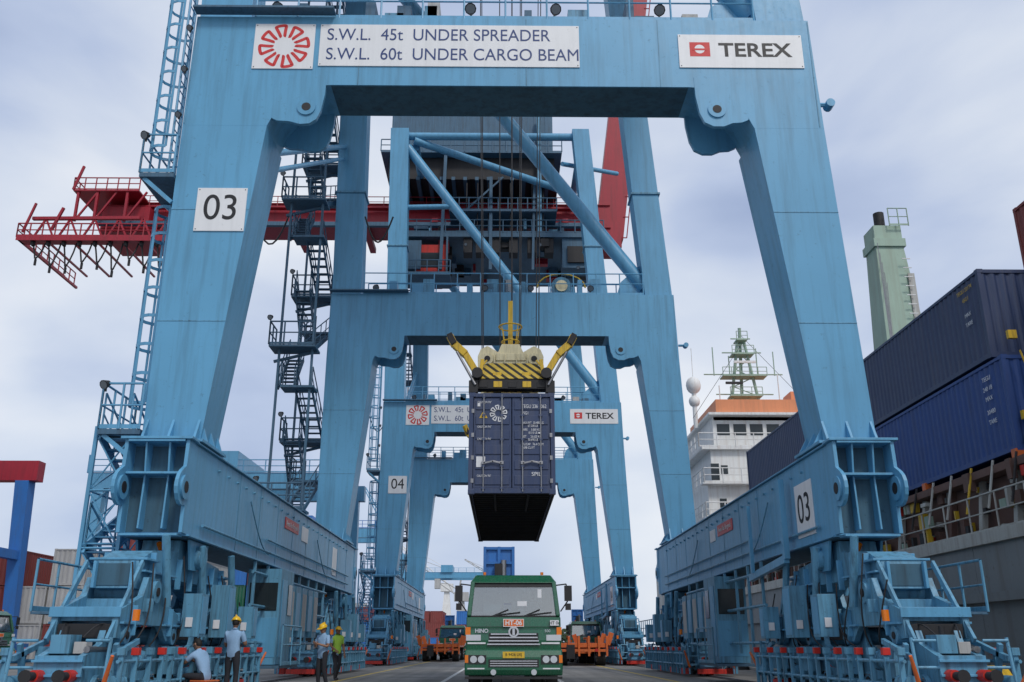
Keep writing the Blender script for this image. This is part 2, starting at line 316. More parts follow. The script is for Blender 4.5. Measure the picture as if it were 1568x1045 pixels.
def corner(g,cx,cy,sgn,rnd):
    inn=1 if sgn<0 else -1
    g.cyl((cx-.75,cy,3.05),(cx+.75,cy,3.05),.28,BLUE2,n=16)
    g.pyz([(cy-.75,3.38),(cy+.75,3.38),(cy+.8,3.12),(cy+2.3,3.0),(cy+3.0,2.75),(cy+3.1,2.2),(cy+2.2,2.15),(cy+1.2,2.5),(cy-1.2,2.5),(cy-2.2,2.15),(cy-3.1,2.2),(cy-3.0,2.75),(cy-2.3,3.0),(cy-.8,3.12)],cx-.42,cx+.42,BLUE2)
    g.box(cx-.58,cx+.58,cy-3.02,cy-2.3,2.755,2.8,BLUE); g.box(cx-.58,cx+.58,cy+2.3,cy+3.02,2.755,2.8,BLUE)
    for e in (-1,1):
        # open box front of the equaliser: recess shade painted on a flat panel, side plates, lip
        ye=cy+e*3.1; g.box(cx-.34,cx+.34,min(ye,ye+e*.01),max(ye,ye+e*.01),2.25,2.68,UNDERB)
        for sx in (-.40,.34): g.box(cx+sx,cx+sx+.06,min(ye,ye+e*.12),max(ye,ye+e*.12),2.2,2.72,BLUE)
    for xx in (cx-.62,cx+.56):
        g.pyz([(cy-.7,3.40),(cy+.7,3.40),(cy+.45,2.75),(cy-.45,2.75)],xx,xx+.06,BLUE)
    for sx in (-1,1):
        for k in range(-3,4): g.box(*sorted((cx+sx*.421,cx+sx*.54)),cy+k*.8-.03,cy+k*.8+.03,2.3,2.95,BLUE)
        g.box(*sorted((cx+sx*.421,cx+sx*.53)),cy-2.9,cy-1.0,2.53,2.57,BLUE); g.box(*sorted((cx+sx*.421,cx+sx*.53)),cy+1.0,cy+2.9,2.53,2.57,BLUE)
    for s in (-1,1):
        yc=cy+s*2.55
        g.cyl((cx-.7,yc,2.15),(cx+.7,yc,2.15),.22,BLUE2,n=14); g.cyl((cx-.72,yc,2.15),(cx+.72,yc,2.15),.09,DARK,n=10)
        poly=[(yc-.35,2.42),(yc+.35,2.42),(yc+.55,2.05),(yc+1.6,1.75),(yc+1.65,1.25),(yc+1.0,1.2),(yc+.6,1.5),(yc-.6,1.5),(yc-1.0,1.2),(yc-1.65,1.25),(yc-1.6,1.75),(yc-.55,2.05)]
        g.pyz(poly,cx-.62,cx-.5,BLUE2); g.pyz(poly,cx+.5,cx+.62,BLUE2); g.box(cx-.5,cx+.5,yc-1.5,yc+1.5,1.55,1.7,BLUE2)
        g.box(cx-.8,cx+.8,yc-.5,yc-.42,1.75,2.0,BLUE2)
        for e in (-1,1):
            ye=yc+e*1.62; g.box(cx-.66,cx+.66,min(ye,ye+e*.04),max(ye,ye+e*.04),1.62,1.8,BLUE); g.box(cx-.48,cx+.48,min(ye,ye-e*.2),max(ye,ye-e*.2),1.25,1.5,DARK)
            for sx in (-1,1):
                g.box(*sorted((cx+sx*.622,cx+sx*.72)),yc+e*1.0-.02,yc+e*1.0+.02,1.3,1.85,BLUE); g.box(*sorted((cx+sx*.622,cx+sx*.70)),*sorted((yc+e*.62,yc+e*1.55)),1.5,1.54,BLUE)
        for t in (-1,1):
            yt=yc+t*1.27
            g.cyl((cx-.68,yt,1.3),(cx+.68,yt,1.3),.17,BLUE2,n=12); g.cyl((cx-.7,yt,1.3),(cx+.7,yt,1.3),.07,DARK,n=10)
            pl=[(yt-.3,1.5),(yt+.3,1.5),(yt+.45,1.15),(yt+1.08,.95),(yt+1.12,.35),(yt+.75,.22),(yt+.3,.55),(yt-.3,.55),(yt-.75,.22),(yt-1.12,.35),(yt-1.08,.95),(yt-.45,1.15)]
            for xa in (cx-.42,cx+.3): g.pyz(pl,xa,xa+.12,BLUE2)
            for w in (-.6,.6):
                wheel(g,cx,yt+w,.36,.2)
                for sx in (-1,1):
                    g.cyl((cx+sx*.43,yt+w,.42),(cx+sx*.52,yt+w,.42),.2,BLUE2,n=12); g.cyl((cx+sx*.52,yt+w,.42),(cx+sx*.55,yt+w,.42),.1,DARK,n=8)
                    for q in range(6):
                        a=q*math.pi/3; g.cyl((cx+sx*.52,yt+w+.15*math.cos(a),.42+.15*math.sin(a)),(cx+sx*.545,yt+w+.15*math.cos(a),.42+.15*math.sin(a)),.02,STEEL,n=5)
            for sx in ((inn,) if t>0 else (inn,-inn)):
                g.box(min(cx+sx*.55,cx+sx*.85),max(cx+sx*.55,cx+sx*.85),yt-.28,yt+.2,.55,1.1,BLUE2)
                g.cyl((cx+sx*.72,yt+.2,.85),(cx+sx*.72,yt+.75,.85),.17,BLUE2,n=12); g.cyl((cx+sx*.72,yt+.75,.85),(cx+sx*.72,yt+.82,.85),.19,BRED if t>0 else DARK,n=12)
                for q in range(5): g.cyl((cx+sx*.72,yt+.28+q*.09,.85),(cx+sx*.72,yt+.31+q*.09,.85),.19,BLUE2,n=12)
            for sx in (-1,1):
                xg=cx+sx*1.02
                for z in (.45,.85): g.cyl((xg,yt-1.15,z),(xg,yt+1.15,z),.035,BLUE2,n=6)
                for q in (-1.0,-.35,.35,1.0):
                    g.bar((xg,yt+q,.1),(xg,yt+q,1.05),.09,.06,BLUE2); g.box(xg-.07,xg+.07,yt+q-.06,yt+q+.06,.95,1.08,BRED if (q in(-.35,1.0)) else BLUE2)
                    g.bar((xg,yt+q,.4),(cx+sx*.4,yt+q,.45),.06,.08,BLUE2)
                g.box(min(xg,xg-sx*.3),max(xg,xg-sx*.3),yt-.75,yt-.35,.08,.3,BRED)
    for s in (-1,1):
        ye=cy+s*4.9
        g.box(cx-.42,cx+.42,min(ye,ye+s*.08),max(ye,ye+s*.08),.3,.95,BLUE2)
        for z in (.38,.62,.86): g.box(cx-.44,cx+.44,min(ye+s*.08,ye+s*.16),max(ye+s*.08,ye+s*.16),z-.02,z+.02,BLUE)
        g.box(cx-.55,cx+.55,min(ye+s*.1,ye+s*.3),max(ye+s*.1,ye+s*.3),.10,.28,BRED)
        for q in (-.28,.28):
            g.cyl((cx+q,ye+s*.1,.62),(cx+q,ye+s*.35,.62),.1,BRED,n=12); g.cyl((cx+q,ye+s*.35,.62),(cx+q,ye+s*.6,.62),.07,DARK,n=12); g.cyl((cx+q,ye+s*.6,.62),(cx+q,ye+s*.64,.62),.11,DARK,n=12)
        # brake box, valve block, hydraulic lines above the end truck
        g.box(cx-.30,cx+.05,min(ye-s*.15,ye-s*.6),max(ye-s*.15,ye-s*.6),.98,1.30,BLUE2); g.box(cx+.1,cx+.32,min(ye-s*.2,ye-s*.45),max(ye-s*.2,ye-s*.45),.98,1.18,CGREY)
        g.cyl((cx-.12,ye-s*.3,1.3),(cx-.12,ye-s*.3,1.45),.06,DARK,n=8); g.cyl((cx+.38,ye-s*.1,1.05),(cx+.38,ye-s*.9,1.05),.06,STEEL,n=8)
        for sx in (-1,1):
            x=cx+sx*.85
            g.cyl((x,ye+s*.2,.1),(x,ye+s*.05,1.25),.035,BLUE2,n=6); g.cyl((x,ye+s*.2,.35),(x+sx*.22,ye+s*.45,.95),.05,ORANGE,r2=.03,n=8)
            g.cyl((x+sx*.05,ye,.5),(x+sx*.05,ye-s*.5,.5),.12,BLUE2,n=10)
            g.bar((x,ye,.9),(x,ye-s*1.2,1.2),.08,.1,BLUE2); g.bar((x,ye-s*.6,.2),(x,ye-s*.2,1.15),.08,.1,BLUE2)
            g.cyl((x,ye+s*.08,1.2),(cx+sx*.42,ye+s*.05,1.2),.03,BLUE2,n=6); g.cyl((x,ye+s*.08,.75),(cx+sx*.42,ye+s*.05,.75),.03,BLUE2,n=6)
            pts=[(cx+sx*(.2+.3*t/8),ye-s*(.3+.9*t/8),1.25+.25*math.sin(math.pi*t/8)) for t in range(9)]; g.tube(pts,.018,DARK)
    xi=cx+inn*.95
    for yb,h,w in ((cy-1.1,.9,.5),(cy+.9,1.2,.6),(cy+3.3,.8,.45)):
        g.box(min(xi-.2,xi+.2),max(xi-.2,xi+.2),yb,yb+w,1.3,1.3+h,BLUE2)
        g.box(min(xi+inn*.2,xi+inn*.215),max(xi+inn*.2,xi+inn*.215),yb+.05,yb+w-.05,1.36,1.24+h,BLUE)
        g.box(min(xi-.1,xi+.05),max(xi-.1,xi+.05),yb-.03,yb-.002,1.5,1.7,WTXT)
    for q in range(9):
        y0=cy-3.8+q*.95+rnd.uniform(-.2,.2); z0=rnd.uniform(2.2,3.0); dy=rnd.uniform(-.9,.9)
        pts=[]
        for k in range(9):
            t=k/8; pts.append((cx+inn*(.64+.14*math.sin(math.pi*t)),y0+dy*t,z0*(1-t)+1.1*t-.3*math.sin(math.pi*t)))
        g.tube(pts,.018,DARK,n=5)
    for q in range(3):
        y=cy-2.6+q*2.4; g.cyl((cx+inn*.75,y,3.3),(cx+inn*.75,y+.5,1.9),.09,BLUE2,n=8); g.cyl((cx+inn*.75,y+.2,2.7),(cx+inn*.75,y+.5,1.9),.05,STEEL,n=8)
    for sx in (-1,1): g.bar((cx+sx*.55,cy-3.15,2.7),(cx+sx*.55,cy-4.4,1.2),.06,.12,BLUE2); g.bar((cx+sx*.55,cy+3.15,2.7),(cx+sx*.55,cy+4.4,1.2),.06,.12,BLUE2)
    g.cyl((xi,cy-4.2,1.55),(xi,cy-4.2,1.75),.07,AMBER,n=8); g.cyl((cx,cy-.5,3.0),(cx,cy-.9,3.3),.06,AMBER,n=8)
    # outer service walkway with rail
    xo=cx-inn*1.0
    g.box(min(xo,xo-inn*.5),max(xo,xo-inn*.5),cy-3.2,cy+3.2,1.7,1.75,BLUED); railing(g,[(xo-inn*.5,cy-3.2,1.75),(xo-inn*.5,cy+3.2,1.75)],BLUE2,sp=.9,h=1.0)

def build_crane():
    rnd=random.Random(3); parts=[]
    g=G(); leg_frame(g,YF); leg_frame(g,YB); sill(g,LX,-1); sill(g,RX,1)
    g.cyl((-8.1,YF+1.5,13.9),(-8.2,YB,25.6),.13,BLUE,n=12); g.cyl((-8.1,YF+1.5,13.2),(-8.2,YB,24.9),.1,BLUE,n=12)
    for xt in (-8.1,7.2): g.cyl((xt*.85,YF+1.2,38.5),(xt*.85,YB,38.5),.3,BLUE,n=14)
    parts.append(g.obj('portal_frame',bevel=.02))
    g=G()
    for cx,s in ((-7.7,-1),(8.1,1)):
        for cy in (-9.6,10.9): corner(g,cx,cy,s,rnd)
    for cx,s,y in ((-7.05,1,-3.4),(7.5,-1,-.5)):
        a,b=sorted((cx-s*.5,cx+s*.5)); g.box(a,b,y,y+1.7,.6,3.3,BLUE2)
        g.box(a+.08,b-.08,y-.015,y-.004,2.1,2.9,WIN); g.box(a+.04,b-.04,y-.012,y-.002,.8,1.9,BLUE); xf=cx+s*.5
        a,b=sorted((xf+s*.003,xf+s*.02)); g.box(a,b,y+.2,y+.8,.8,3.0,BLUE); g.box(a,b,y+1.0,y+1.5,2.0,2.9,WIN)
        g.box(cx-.7,cx+.7,y-.4,y+2.1,.5,.58,BLUED); railing(g,[(xf+s*.25,y-.4,.58),(xf+s*.25,y+2.1,.58)],BLUE2)
        for k in range(5):
            yb=y+2.3+k*1.0; a,b=sorted((cx-s*.3,cx+s*.25)); g.box(a,b,yb,yb+.8,1.4+.2*(k%2),3.0,BLUE2)
            g.box(*( sorted((cx+s*.253,cx+s*.265))),yb+.08,yb+.72,1.6,2.8,BLUE if k%2 else CGREY)
    for cx,s in ((-7.7,1),(8.1,-1)):
        for z in (1.2,2.2,3.1): g.cyl((cx+s*.7,-5,z),(cx+s*.7,6.2,z),.05,BLUE2,n=6)
        for k in range(8): g.bar((cx+s*.7,-4.8+k*1.5,.9),(cx+s*.7,-4.8+k*1.5,3.4),.08,.08,BLUE2)
    g.bar((7.2,-7.9,5.2),(7.2,-7.9,3.2),.14,.2,BLUE); g.bar((7.2,-7.9,3.2),(7.3,-4,3.0),.14,.2,BLUE); g.bar((7.2,-4.6,5.0),(7.2,-4.6,3.1),.1,.14,BLUE)
    parts.append(g.obj('travel_bogies',bevel=.012))
    g=G()
    cage_ladder(g,-8.55,YF+.9,6.2,12.6,BLUE,cage_from=.5)
    cage_ladder(g,-8.65,YF+.3,12.8,22,BLUE,cage_from=.6)
    for z,y0,y1,x in ((12.6,YF-.1,YF+1.6,-9.3),(5.9,YF-.1,YF+1.9,-9.4),(22,YF-.2,YF+1.6,-9.7)):
        g.box(x,-8.42,y0,y1,z-.12,z,BLUED)
        railing(g,[(-8.45,y0,z),(x,y0,z),(x,y1,z),(-8.45,y1,z)],BLUE,sp=.6)
        for yy in (y0+.1,y1-.1): g.bar((x+.1,yy,z-.12),(-8.42,yy,z-.8),.08,.1,BLUE)
        lamp(g,(x+.05,y0,z+.9),(-.4,-1,-.6),.8)
    for z in (14.2,15.6,16.9): lamp(g,(-8.5,YF-.05,z),(-.3,-1,-.7),.6)
    tx0,tx1,ty0,ty1=-9.5,-8.65,YF+.1,YF+2.6
    for x in (tx0,tx1):
        for y in (ty0,ty1): g.bar((x,y,.5),(x,y,6.0),.08,.08,BLUE)
    zs=[.6,1.9,3.2,4.5,5.8]
    for i,(a,b) in enumerate(zip(zs[:-1],zs[1:])):
        ya,yb=(ty0,ty1) if i%2==0 else (ty1,ty0)
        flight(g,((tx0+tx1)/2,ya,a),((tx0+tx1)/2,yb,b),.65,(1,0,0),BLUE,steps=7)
        for x in (tx0,tx1): g.cyl((x,ty0,b),(x,ty1,b),.03,BLUE,n=5); g.cyl((x,ty0,a),(x,ty1,b),.02,BLUE,n=5)
        for y in (ty0,ty1): g.cyl((tx0,y,b),(tx1,y,b),.03,BLUE,n=5); g.cyl((tx0,y,a),(tx1,y,b),.02,BLUE,n=5); g.cyl((tx1,y,a),(tx0,y,b),.02,BLUE,n=5)
    ya,yb=YB-1.5,YB+1.9
    lv=[3.0+k*3.7 for k in range(10)]
    for i,z in enumerate(lv):
        y=ya if i%2 else yb
        xl=-10.6
        g.box(xl,-8.5,y-.75,y+.45,z-.1,z,BLUED)
        railing(g,[(-8.6,y-.75,z),(xl,y-.75,z),(xl,y+.45,z)],BLUED,sp=.6,r=.04)
        g.bar((-8.5,y,z-.1),(xl+.1,y,z-.6),.1,.12,BLUED); lamp(g,(xl,y-.75,z+1.1),(-.3,-1,-.6),.9)
        if i<len(lv)-1:
            ym=yb if i%2 else ya
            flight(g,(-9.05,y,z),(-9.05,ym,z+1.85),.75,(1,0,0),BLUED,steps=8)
            g.box(-10.0,-8.5,ym-.5,ym+.5,z+1.75,z+1.85,BLUED)
            railing(g,[(-10,ym-.5,z+1.85),(-10,ym+.5,z+1.85)],BLUED,sp=.5)
            y2=ya if (i+1)%2 else yb
            if abs(y2-ym)<.1:
                flight(g,(-9.85,ym,z+1.85),(-9.85,ym+(1.0 if ym<YB else -1.0)*1.6,z+3.7),.7,(1,0,0),BLUED,steps=8)
            else: flight(g,(-9.85,ym,z+1.85),(-9.85,y2,z+3.7),.7,(1,0,0),BLUED,steps=8)
    for x in (-8.7,-10.2):
        for y in (ya-.3,yb+.3): g.bar((x,y,2.5),(x,y,37),.1,.1,BLUED)
    for y0 in (YF,YB):
        railing(g,[(-6.8,y0+.05,17.46),(6.9,y0+.05,17.46)],BLUE,sp=1.1); railing(g,[(-6.8,y0+1.45,17.46),(6.9,y0+1.45,17.46)],BLUE,sp=1.1)
        for x in (-6.2,-.9,1.4,4.3): lamp(g,(x,y0+.1,17.6),(rnd.uniform(-.4,.4),-1,-.9),1.1)
        for k in range(16):
            x=rnd.uniform(-6,6); w=rnd.uniform(.2,.6); g.box(x,x+w,y0+.4,y0+1.1,17.46,17.46+rnd.uniform(.3,1.0),rnd.choice([BLUE,BLUE2,BLUED,CGREY,BLUED,BLUE]))
        g.box(-8.4,-4.6,y0-.35,y0-.01,17.5,17.56,BLUED)
    g.cyl((2.9,YB+.3,18.0),(2.9,YB+.8,18.0),.5,BLUE2,n=20); g.cyl((2.9,YB+.2,18.0),(2.9,YB+.9,18.0),.3,CREAM,n=12)
    pts=[(2.9+1.2*math.cos(a),YB+.5,18.0+.75*math.sin(a)) for a in [k*math.pi/8 for k in range(9)]]; g.tube(pts,.04,YEL)
    g.cyl((8.42,YF+.2,14.9),(8.75,YF+.2,14.9),.06,BLUE,n=6); g.cyl((8.75,YF+.05,14.9),(8.75,YF+.35,14.9),.12,BLUE,n=10)
    g.cyl((8.75,YB+.2,14.9),(8.5,YB+.2,14.9),.06,BLUE,n=6); g.cyl((8.85,YB+.05,14.9),(8.85,YB+.35,14.9),.12,BLUE,n=10)
    g.cyl((-8.43,YF+.6,6),(-8.43,YF+.6,17),.04,BLUE,n=6); g.cyl((-8.45,YF+.75,6),(-8.45,YF+.75,17),.03,DARK,n=6)
    g.tube([(-6.9+1.4*k/10,YB-.2,21.5-1.4*math.sin(math.pi*k/10)) for k in range(11)],.045,DARK)
    g.tube([(-12.4+2*k/10,YB-.2,21.5-2.1*math.sin(math.pi*k/10)+1.2*k/10) for k in range(11)],.045,DARK)
    parts.append(g.obj('stairs_ladders_walkways'))
    g=G()
    g.box(-34,9.3,-1.3,1.3,35.4,37.5,RED)
    for z in (35.36,37.5): g.box(-34,9.3,-1.45,1.45,z,z+.06,RED)
    for k in range(20): g.box(-33.5+k*2.15,-33.46+k*2.15,-1.33,-1.3,35.45,37.45,RED)
    railing(g,[(-34,-2.0,36.9),(8,-2.0,36.9)],RED,sp=1.8,r=.04,h=1.0); g.box(-34,8,-2.05,-1.46,36.84,36.9,RED)
    d=Vector((.13,0,1)).normalized(); p=Vector((9.2,0,34.6))
    g.bar(p,p+d*44,2.4,2.0,RED); g.box(8.2,10.2,-1.3,1.3,33.6,36,RED)
    for k in range(20): g.cyl(p+d*(2*k)+Vector((1.5,-1,0)),p+d*(2*k+2)+Vector((1.5,-1,0)),.05,RED,n=5); g.cyl(p+d*(2*k)+Vector((1.0,-1,0)),p+d*(2*k)+Vector((1.5,-1,0)),.05,RED,n=5)
    for x in (-29,-24,-18,-12,-6,0,5): g.box(x,x+.5,-3.2,3.2,34.9,35.35,RED)
    g.box(-34,8,-3.2,-2.8,34.6,34.95,BLUED)
    # back reach end platforms
    x0=-39.2
    g.box(x0,-24,-5.4,-4.3,32.2,32.35,RED); g.box(x0,x0+.2,-5.4,5.4,32.2,32.4,RED); g.box(x0,-24,-5.44,-5.41,32.1,32.6,RED)
    for k in range(8): g.box(x0+2*k,x0+2*k+.15,-5.3,3,32.36,32.5,RED)
    railing(g,[(-24,-5.4,32.4),(x0,-5.4,32.4),(x0,5,32.4)],RED,sp=1.0,r=.06,h=1.2)
    for k in range(7):
        x=x0+.5+k*2; g.bar((x,-4.2,32.5),(x+1,-4.2,34.6),.14,.14,RED); g.bar((x+1,-4.2,34.6),(x+2,-4.2,32.5),.14,.14,RED)
    g.bar((x0+.4,-4.2,34.6),(-30,-4.2,34.7),.3,.25,RED); g.box(-34,-30,-2.5,2.5,34.2,36.6,RED)
    g.box(-36,-30.5,-4.0,4.0,37.3,37.42,RED); railing(g,[(-30.5,-4.0,37.42),(-36,-4.0,37.42),(-36,4.0,37.42)],RED,sp=1.0,r=.055)
    for x in (-35.6,-34,-31.5): g.bar((x,-3.8,34.6),(x,-3.8,37.3),.2,.2,RED); g.bar((x,-3.8,34.6),(x+1.6,-3.8,37.3),.14,.14,RED)
    g.bar((-36,-4.0,37.4),(-35.4,-4.0,39.6),.18,.18,RED); g.bar((x0+.2,-5,33),(x0+.9,-5,35.6),.16,.16,RED); g.bar((x0+2.5,-5,33.2),(x0+3.2,-5,35.2),.2,.2,RED)
    for k in range(9):
        x=x0+1.2+k*1.25; zz=1.5+.35*(k%3)+.3*(k%2)
        pts=[(x+.95*t/8,-5.0+.15*math.sin(t),32.1-zz*math.sin(math.pi*t/8)) for t in range(9)]
        g.tube(pts,.07,DARK,n=6); g.box(x-.1,x+.1,-5.2,-4.8,31.8,32.2,DARK); g.cyl((x+.45,-5.0,32.1-zz),(x+.45,-5,31.6-zz),.11,DARK,n=6)
    # trolley, cabin, hangers
    g.box(-8.2,8.2,-5.4,5.4,32.6,33.0,BLUED)
    for k in range(70):
        x=rnd.uniform(-8,7.2); y=rnd.uniform(-5.4,4); z=rnd.choice([33.0,31.9,32.0,33.6])
        g.box(x,x+rnd.uniform(.2,1.2),y,y+rnd.uniform(.3,1.4),z-.1,z+rnd.uniform(.2,1.0),rnd.choice([BLUED,DARK,BLUE2,RED,BLUED,DARK]))
    railing(g,[(-8.2,-5.4,33.0),(8.2,-5.4,33.0)],BLUED,sp=1.2,r=.05)
    g.box(-8.0,-6.6,-5.3,-2.8,29.8,32.3,BLUED); g.box(-7.0,-4.6,-5.1,-2.8,29.5,32.0,BRED); g.box(-6.8,-4.9,-5.13,-5.105,30.0,31.3,WIN); g.box(-4.595,-4.57,-5.0,-3.2,30.0,31.6,WIN); g.box(-8.2,-4.4,-5.6,-2.5,29.2,29.4,BLUED)
    for x in (-8.1,-4.5): g.bar((x,-5.4,29.3),(x,-5.4,32.6),.15,.15,BLUED)
    railing(g,[(-8.8,-5.7,29.3),(-4.2,-5.7,29.3)],BLUED,sp=.9,r=.05); g.box(-8.8,-4.2,-5.8,-3,29.1,29.25,BLUED)
    g.box(4.8,7.2,-5.2,-3.4,30.0,32.6,BLUED); g.box(5.2,6.8,-5.4,-5.2,30.4,31.8,DARK); lamp(g,(6,-5.6,29.6)); lamp(g,(-3,-5.6,31.6)); lamp(g,(3,-5.6,31.6))
    for x in (-3.2,-2.2,-1,0.5,2,3.4): g.box(x,x+.7,-5.2,-4,31.3,32.6,DARK)
    for k in range(8): g.cyl((-3+k*.9,-5.3,32.5),(-3+k*.9,-5.3,37.5),.05,DARK,n=5)
    # machinery house
    g.box(-9.5,4.2,-4.6,5.0,40.4,44.6,BLUED); g.box(-9.6,4.3,-4.7,5.1,38.2,40.38,DARK)
    for k in range(14): g.box(-9.2+k*.98,-8.9+k*.98,-5.1,5.3,37.9,38.2,BLUED)
    for k in range(28): g.box(-9.4+k*.48,-9.2+k*.48,-4.64,-4.6,40.5,44.5,BLUED)
    g.box(-10.2,4.9,-5.6,5.8,40.2,40.3,BLUED); railing(g,[(-10.2,-5.6,40.3),(4.9,-5.6,40.3)],BLUED,sp=1.2,r=.05)
    g.cyl((-7,-9.8,38.8),(5,-5,37.0),.3,BLUE,n=14); g.cyl((4.6,-9.8,36.8),(9.5,-5.2,38.5),.18,BLUE,n=12)
    for x in (-4,-1.5,1,3.4): g.box(x,x+1.2,-5,4,38,38.2,DARK)
    railing(g,[(-4.4,-5.6,34.9),(4.4,-5.6,34.9)],BLUED,sp=.8,r=.05); g.box(-4.4,4.4,-5.7,-3,34.75,34.9,BLUED)
    g.bar((3,-5.2,33),(3,-5.2,44),.35,.35,BLUE2); g.bar((-1,-5.4,29.7),(-1,-5.4,38),.25,.25,BLUED); g.bar((-5,-5.4,29.7),(-4.8,-5.4,40),.25,.25,BLUED); g.bar((2.4,-5.4,29.7),(2.6,-5.4,38),.2,.2,BLUED); g.bar((-3,-5.4,35),(0,-5.4,38),.14,.14,BLUED)
    parts.append(g.obj('red_girders_boom_and_trolley'))
    return parts

def crane_signs(par,num):
    g=G(); y=YF-.03
    def panel(x0,x1,z0,z1,m=WHITE): g.box(x0,x1,y,YF-.003,z0,z1,m)
    panel(-6.75,-5.12,15.78,17.2); panel(-4.98,2.05,15.88,17.2); panel(4.75,8.12,15.9,16.95); panel(-7.78,-6.52,11.0,12.2)
    wavy(g,(-5.93,y-.004,16.49),.70,RTXT)
    g.box(5.05,5.6,y-.004,y-.001,16.25,16.7,RTXT); g.cyl((5.32,y-.006,16.48),(5.32,y-.003,16.48),.14,WHITE,n=16); g.box(5.12,5.52,y-.009,y-.006,16.44,16.5,RTXT)
    for a,b,c,d in ((-4.98,2.05,15.88,17.2),(-6.75,-5.12,15.78,17.2),(4.75,8.12,15.9,16.95),(-7.78,-6.52,11,12.2)):
        for x in (a+.05,b-.05):
            for z in (c+.05,d-.05): g.cyl((x,y,z),(x,y-.008,z),.015,DARK,n=6)
    g.box(-7.0+.003,-6.975,-1.6,.4,4.72,5.08,BRED); g.box(-6.998,-6.97,1.0,2.0,4.6,5.1,WHITE); g.box(-6.998,-6.97,7.2,8.1,3.9,5.0,WHITE)
    g.box(7.425,7.447,-9.6,-8.3,3.65,4.95,WHITE); g.box(7.425,7.447,-1.7,.4,4.68,5.05,BRED); g.box(7.425,7.447,.8,1.6,4.6,5.0,WHITE)
    g.obj('sign_panels',par)
    f=(R(90),0,0)
    text('lettering_load_1','S.W.L.  45t  UNDER SPREADER',.53,(-4.8,y-.004,16.86),f,TXT,par,'LEFT',sx=.86)
    text('lettering_load_2','S.W.L.  60t  UNDER CARGO BEAM',.53,(-4.8,y-.004,16.24),f,TXT,par,'LEFT',sx=.86)
    text('lettering_maker','TEREX',.60,(6.82,y-.004,16.44),f,BTXT,par,sx=1.12,offset=.012)
    text('lettering_number',num,1.0,(-7.15,y-.004,11.62),f,BTXT,par,sx=.92)
    text('lettering_number_side',num,1.0,(7.42,-8.95,4.3),(R(90),0,R(-90)),BTXT,par)
    text('lettering_warning','Awas Alat Bergerak',.22,(-6.972,-.6,4.9),(R(90),0,R(90)),WTXT,par)
    text('lettering_warning_r','Awas Alat Bergerak',.22,(7.42,-.65,4.87),(R(90),0,R(-90)),WTXT,par)
parts=build_crane()
crane1=empty('ship_to_shore_crane',(0,31.5,0))
crane2=empty('ship_to_shore_crane.001',(0,73.0,0))
for p in parts:
    p.parent=crane1
    q=p.copy(); COL.objects.link(q); q.parent=crane2
crane_signs(crane1,'03'); crane_signs(crane2,'04')

# ------------------------------------------------------------------ containers
def corr(g,p0,p1,z0,z1,n,mat,pitch=.28,dep=.036):
    p0=Vector(p0);p1=Vector(p1); d=p1-p0; L=d.length; d.normalize(); n=Vector(n)
    k=max(1,int(L/pitch)); pt=L/k; pts=[]
    for i in range(k):
        for t,o in ((0,0),(.25,0),(.5,-dep),(.75,-dep)): pts.append(p0+d*(pt*(i+t))+n*o)
    pts.append(p1)
    vs=[(p.x,p.y,z0) for p in pts]+[(p.x,p.y,z1) for p in pts]; m=len(pts)
    g.add(vs,[(i,i+1,m+i+1,m+i) for i in range(m-1)],mat)
def container(g,x0,x1,y0,y1,z0,z1,mat,pitch=.28,door=False,endc=True):
    t=.12
    for x in (x0,x1-t):
        for y in (y0,y1-t): g.box(x,x+t,y,y+t,z0,z1,mat)
    for x in (x0,x1-t):
        g.box(x+.01,x+t-.01,y0+t,y1-t,z0+.02,z0+.16,mat); g.box(x+.01,x+t-.01,y0+t,y1-t,z1-.1,z1-.01,mat)
    for y in (y0,y1-t):
        g.box(x0+t,x1-t,y+.01,y+t-.01,z0+.02,z0+.16,mat); g.box(x0+t,x1-t,y+.01,y+t-.01,z1-.12,z1-.01,mat)
    for x in (x0,x1):
        for y in (y0,y1):
            for z in (z0,z1):
                a=.18; g.box(x-.004 if x==x0 else x-a,x+a if x==x0 else x+.004,y-.004 if y==y0 else y-a,y+a if y==y0 else y+.004,z-.004 if z==z0 else z-.12,z+.12 if z==z0 else z+.004,mat)
    corr(g,(x0+.03,y0+t,0),(x0+.03,y1-t,0),z0+.15,z1-.09,(-1,0,0),mat,pitch)
    corr(g,(x1-.03,y0+t,0),(x1-.03,y1-t,0),z0+.15,z1-.09,(1,0,0),mat,pitch)
    corr(g,(x0+t,y1-.03,0),(x1-t,y1-.03,0),z0+.15,z1-.11,(0,1,0),mat,pitch)
    if not door: corr(g,(x0+t,y0+.03,0),(x1-t,y0+.03,0),z0+.15,z1-.11,(0,-1,0),mat,pitch)
    g.box(x0+.05,x1-.05,y0+.1,y1-.1,z1-.05,z1-.03,mat)
    g.box(x0+.05,x1-.05,y0+.1,y1-.1,z0+.13,z0+.15,mat)
hc=empty('shipping_container',(.27,25.4,5.12))
g=G(); W=2.44;H=2.9;Lc=12.19
container(g,-W/2,W/2,0,Lc,0,H,NAVY,door=True)
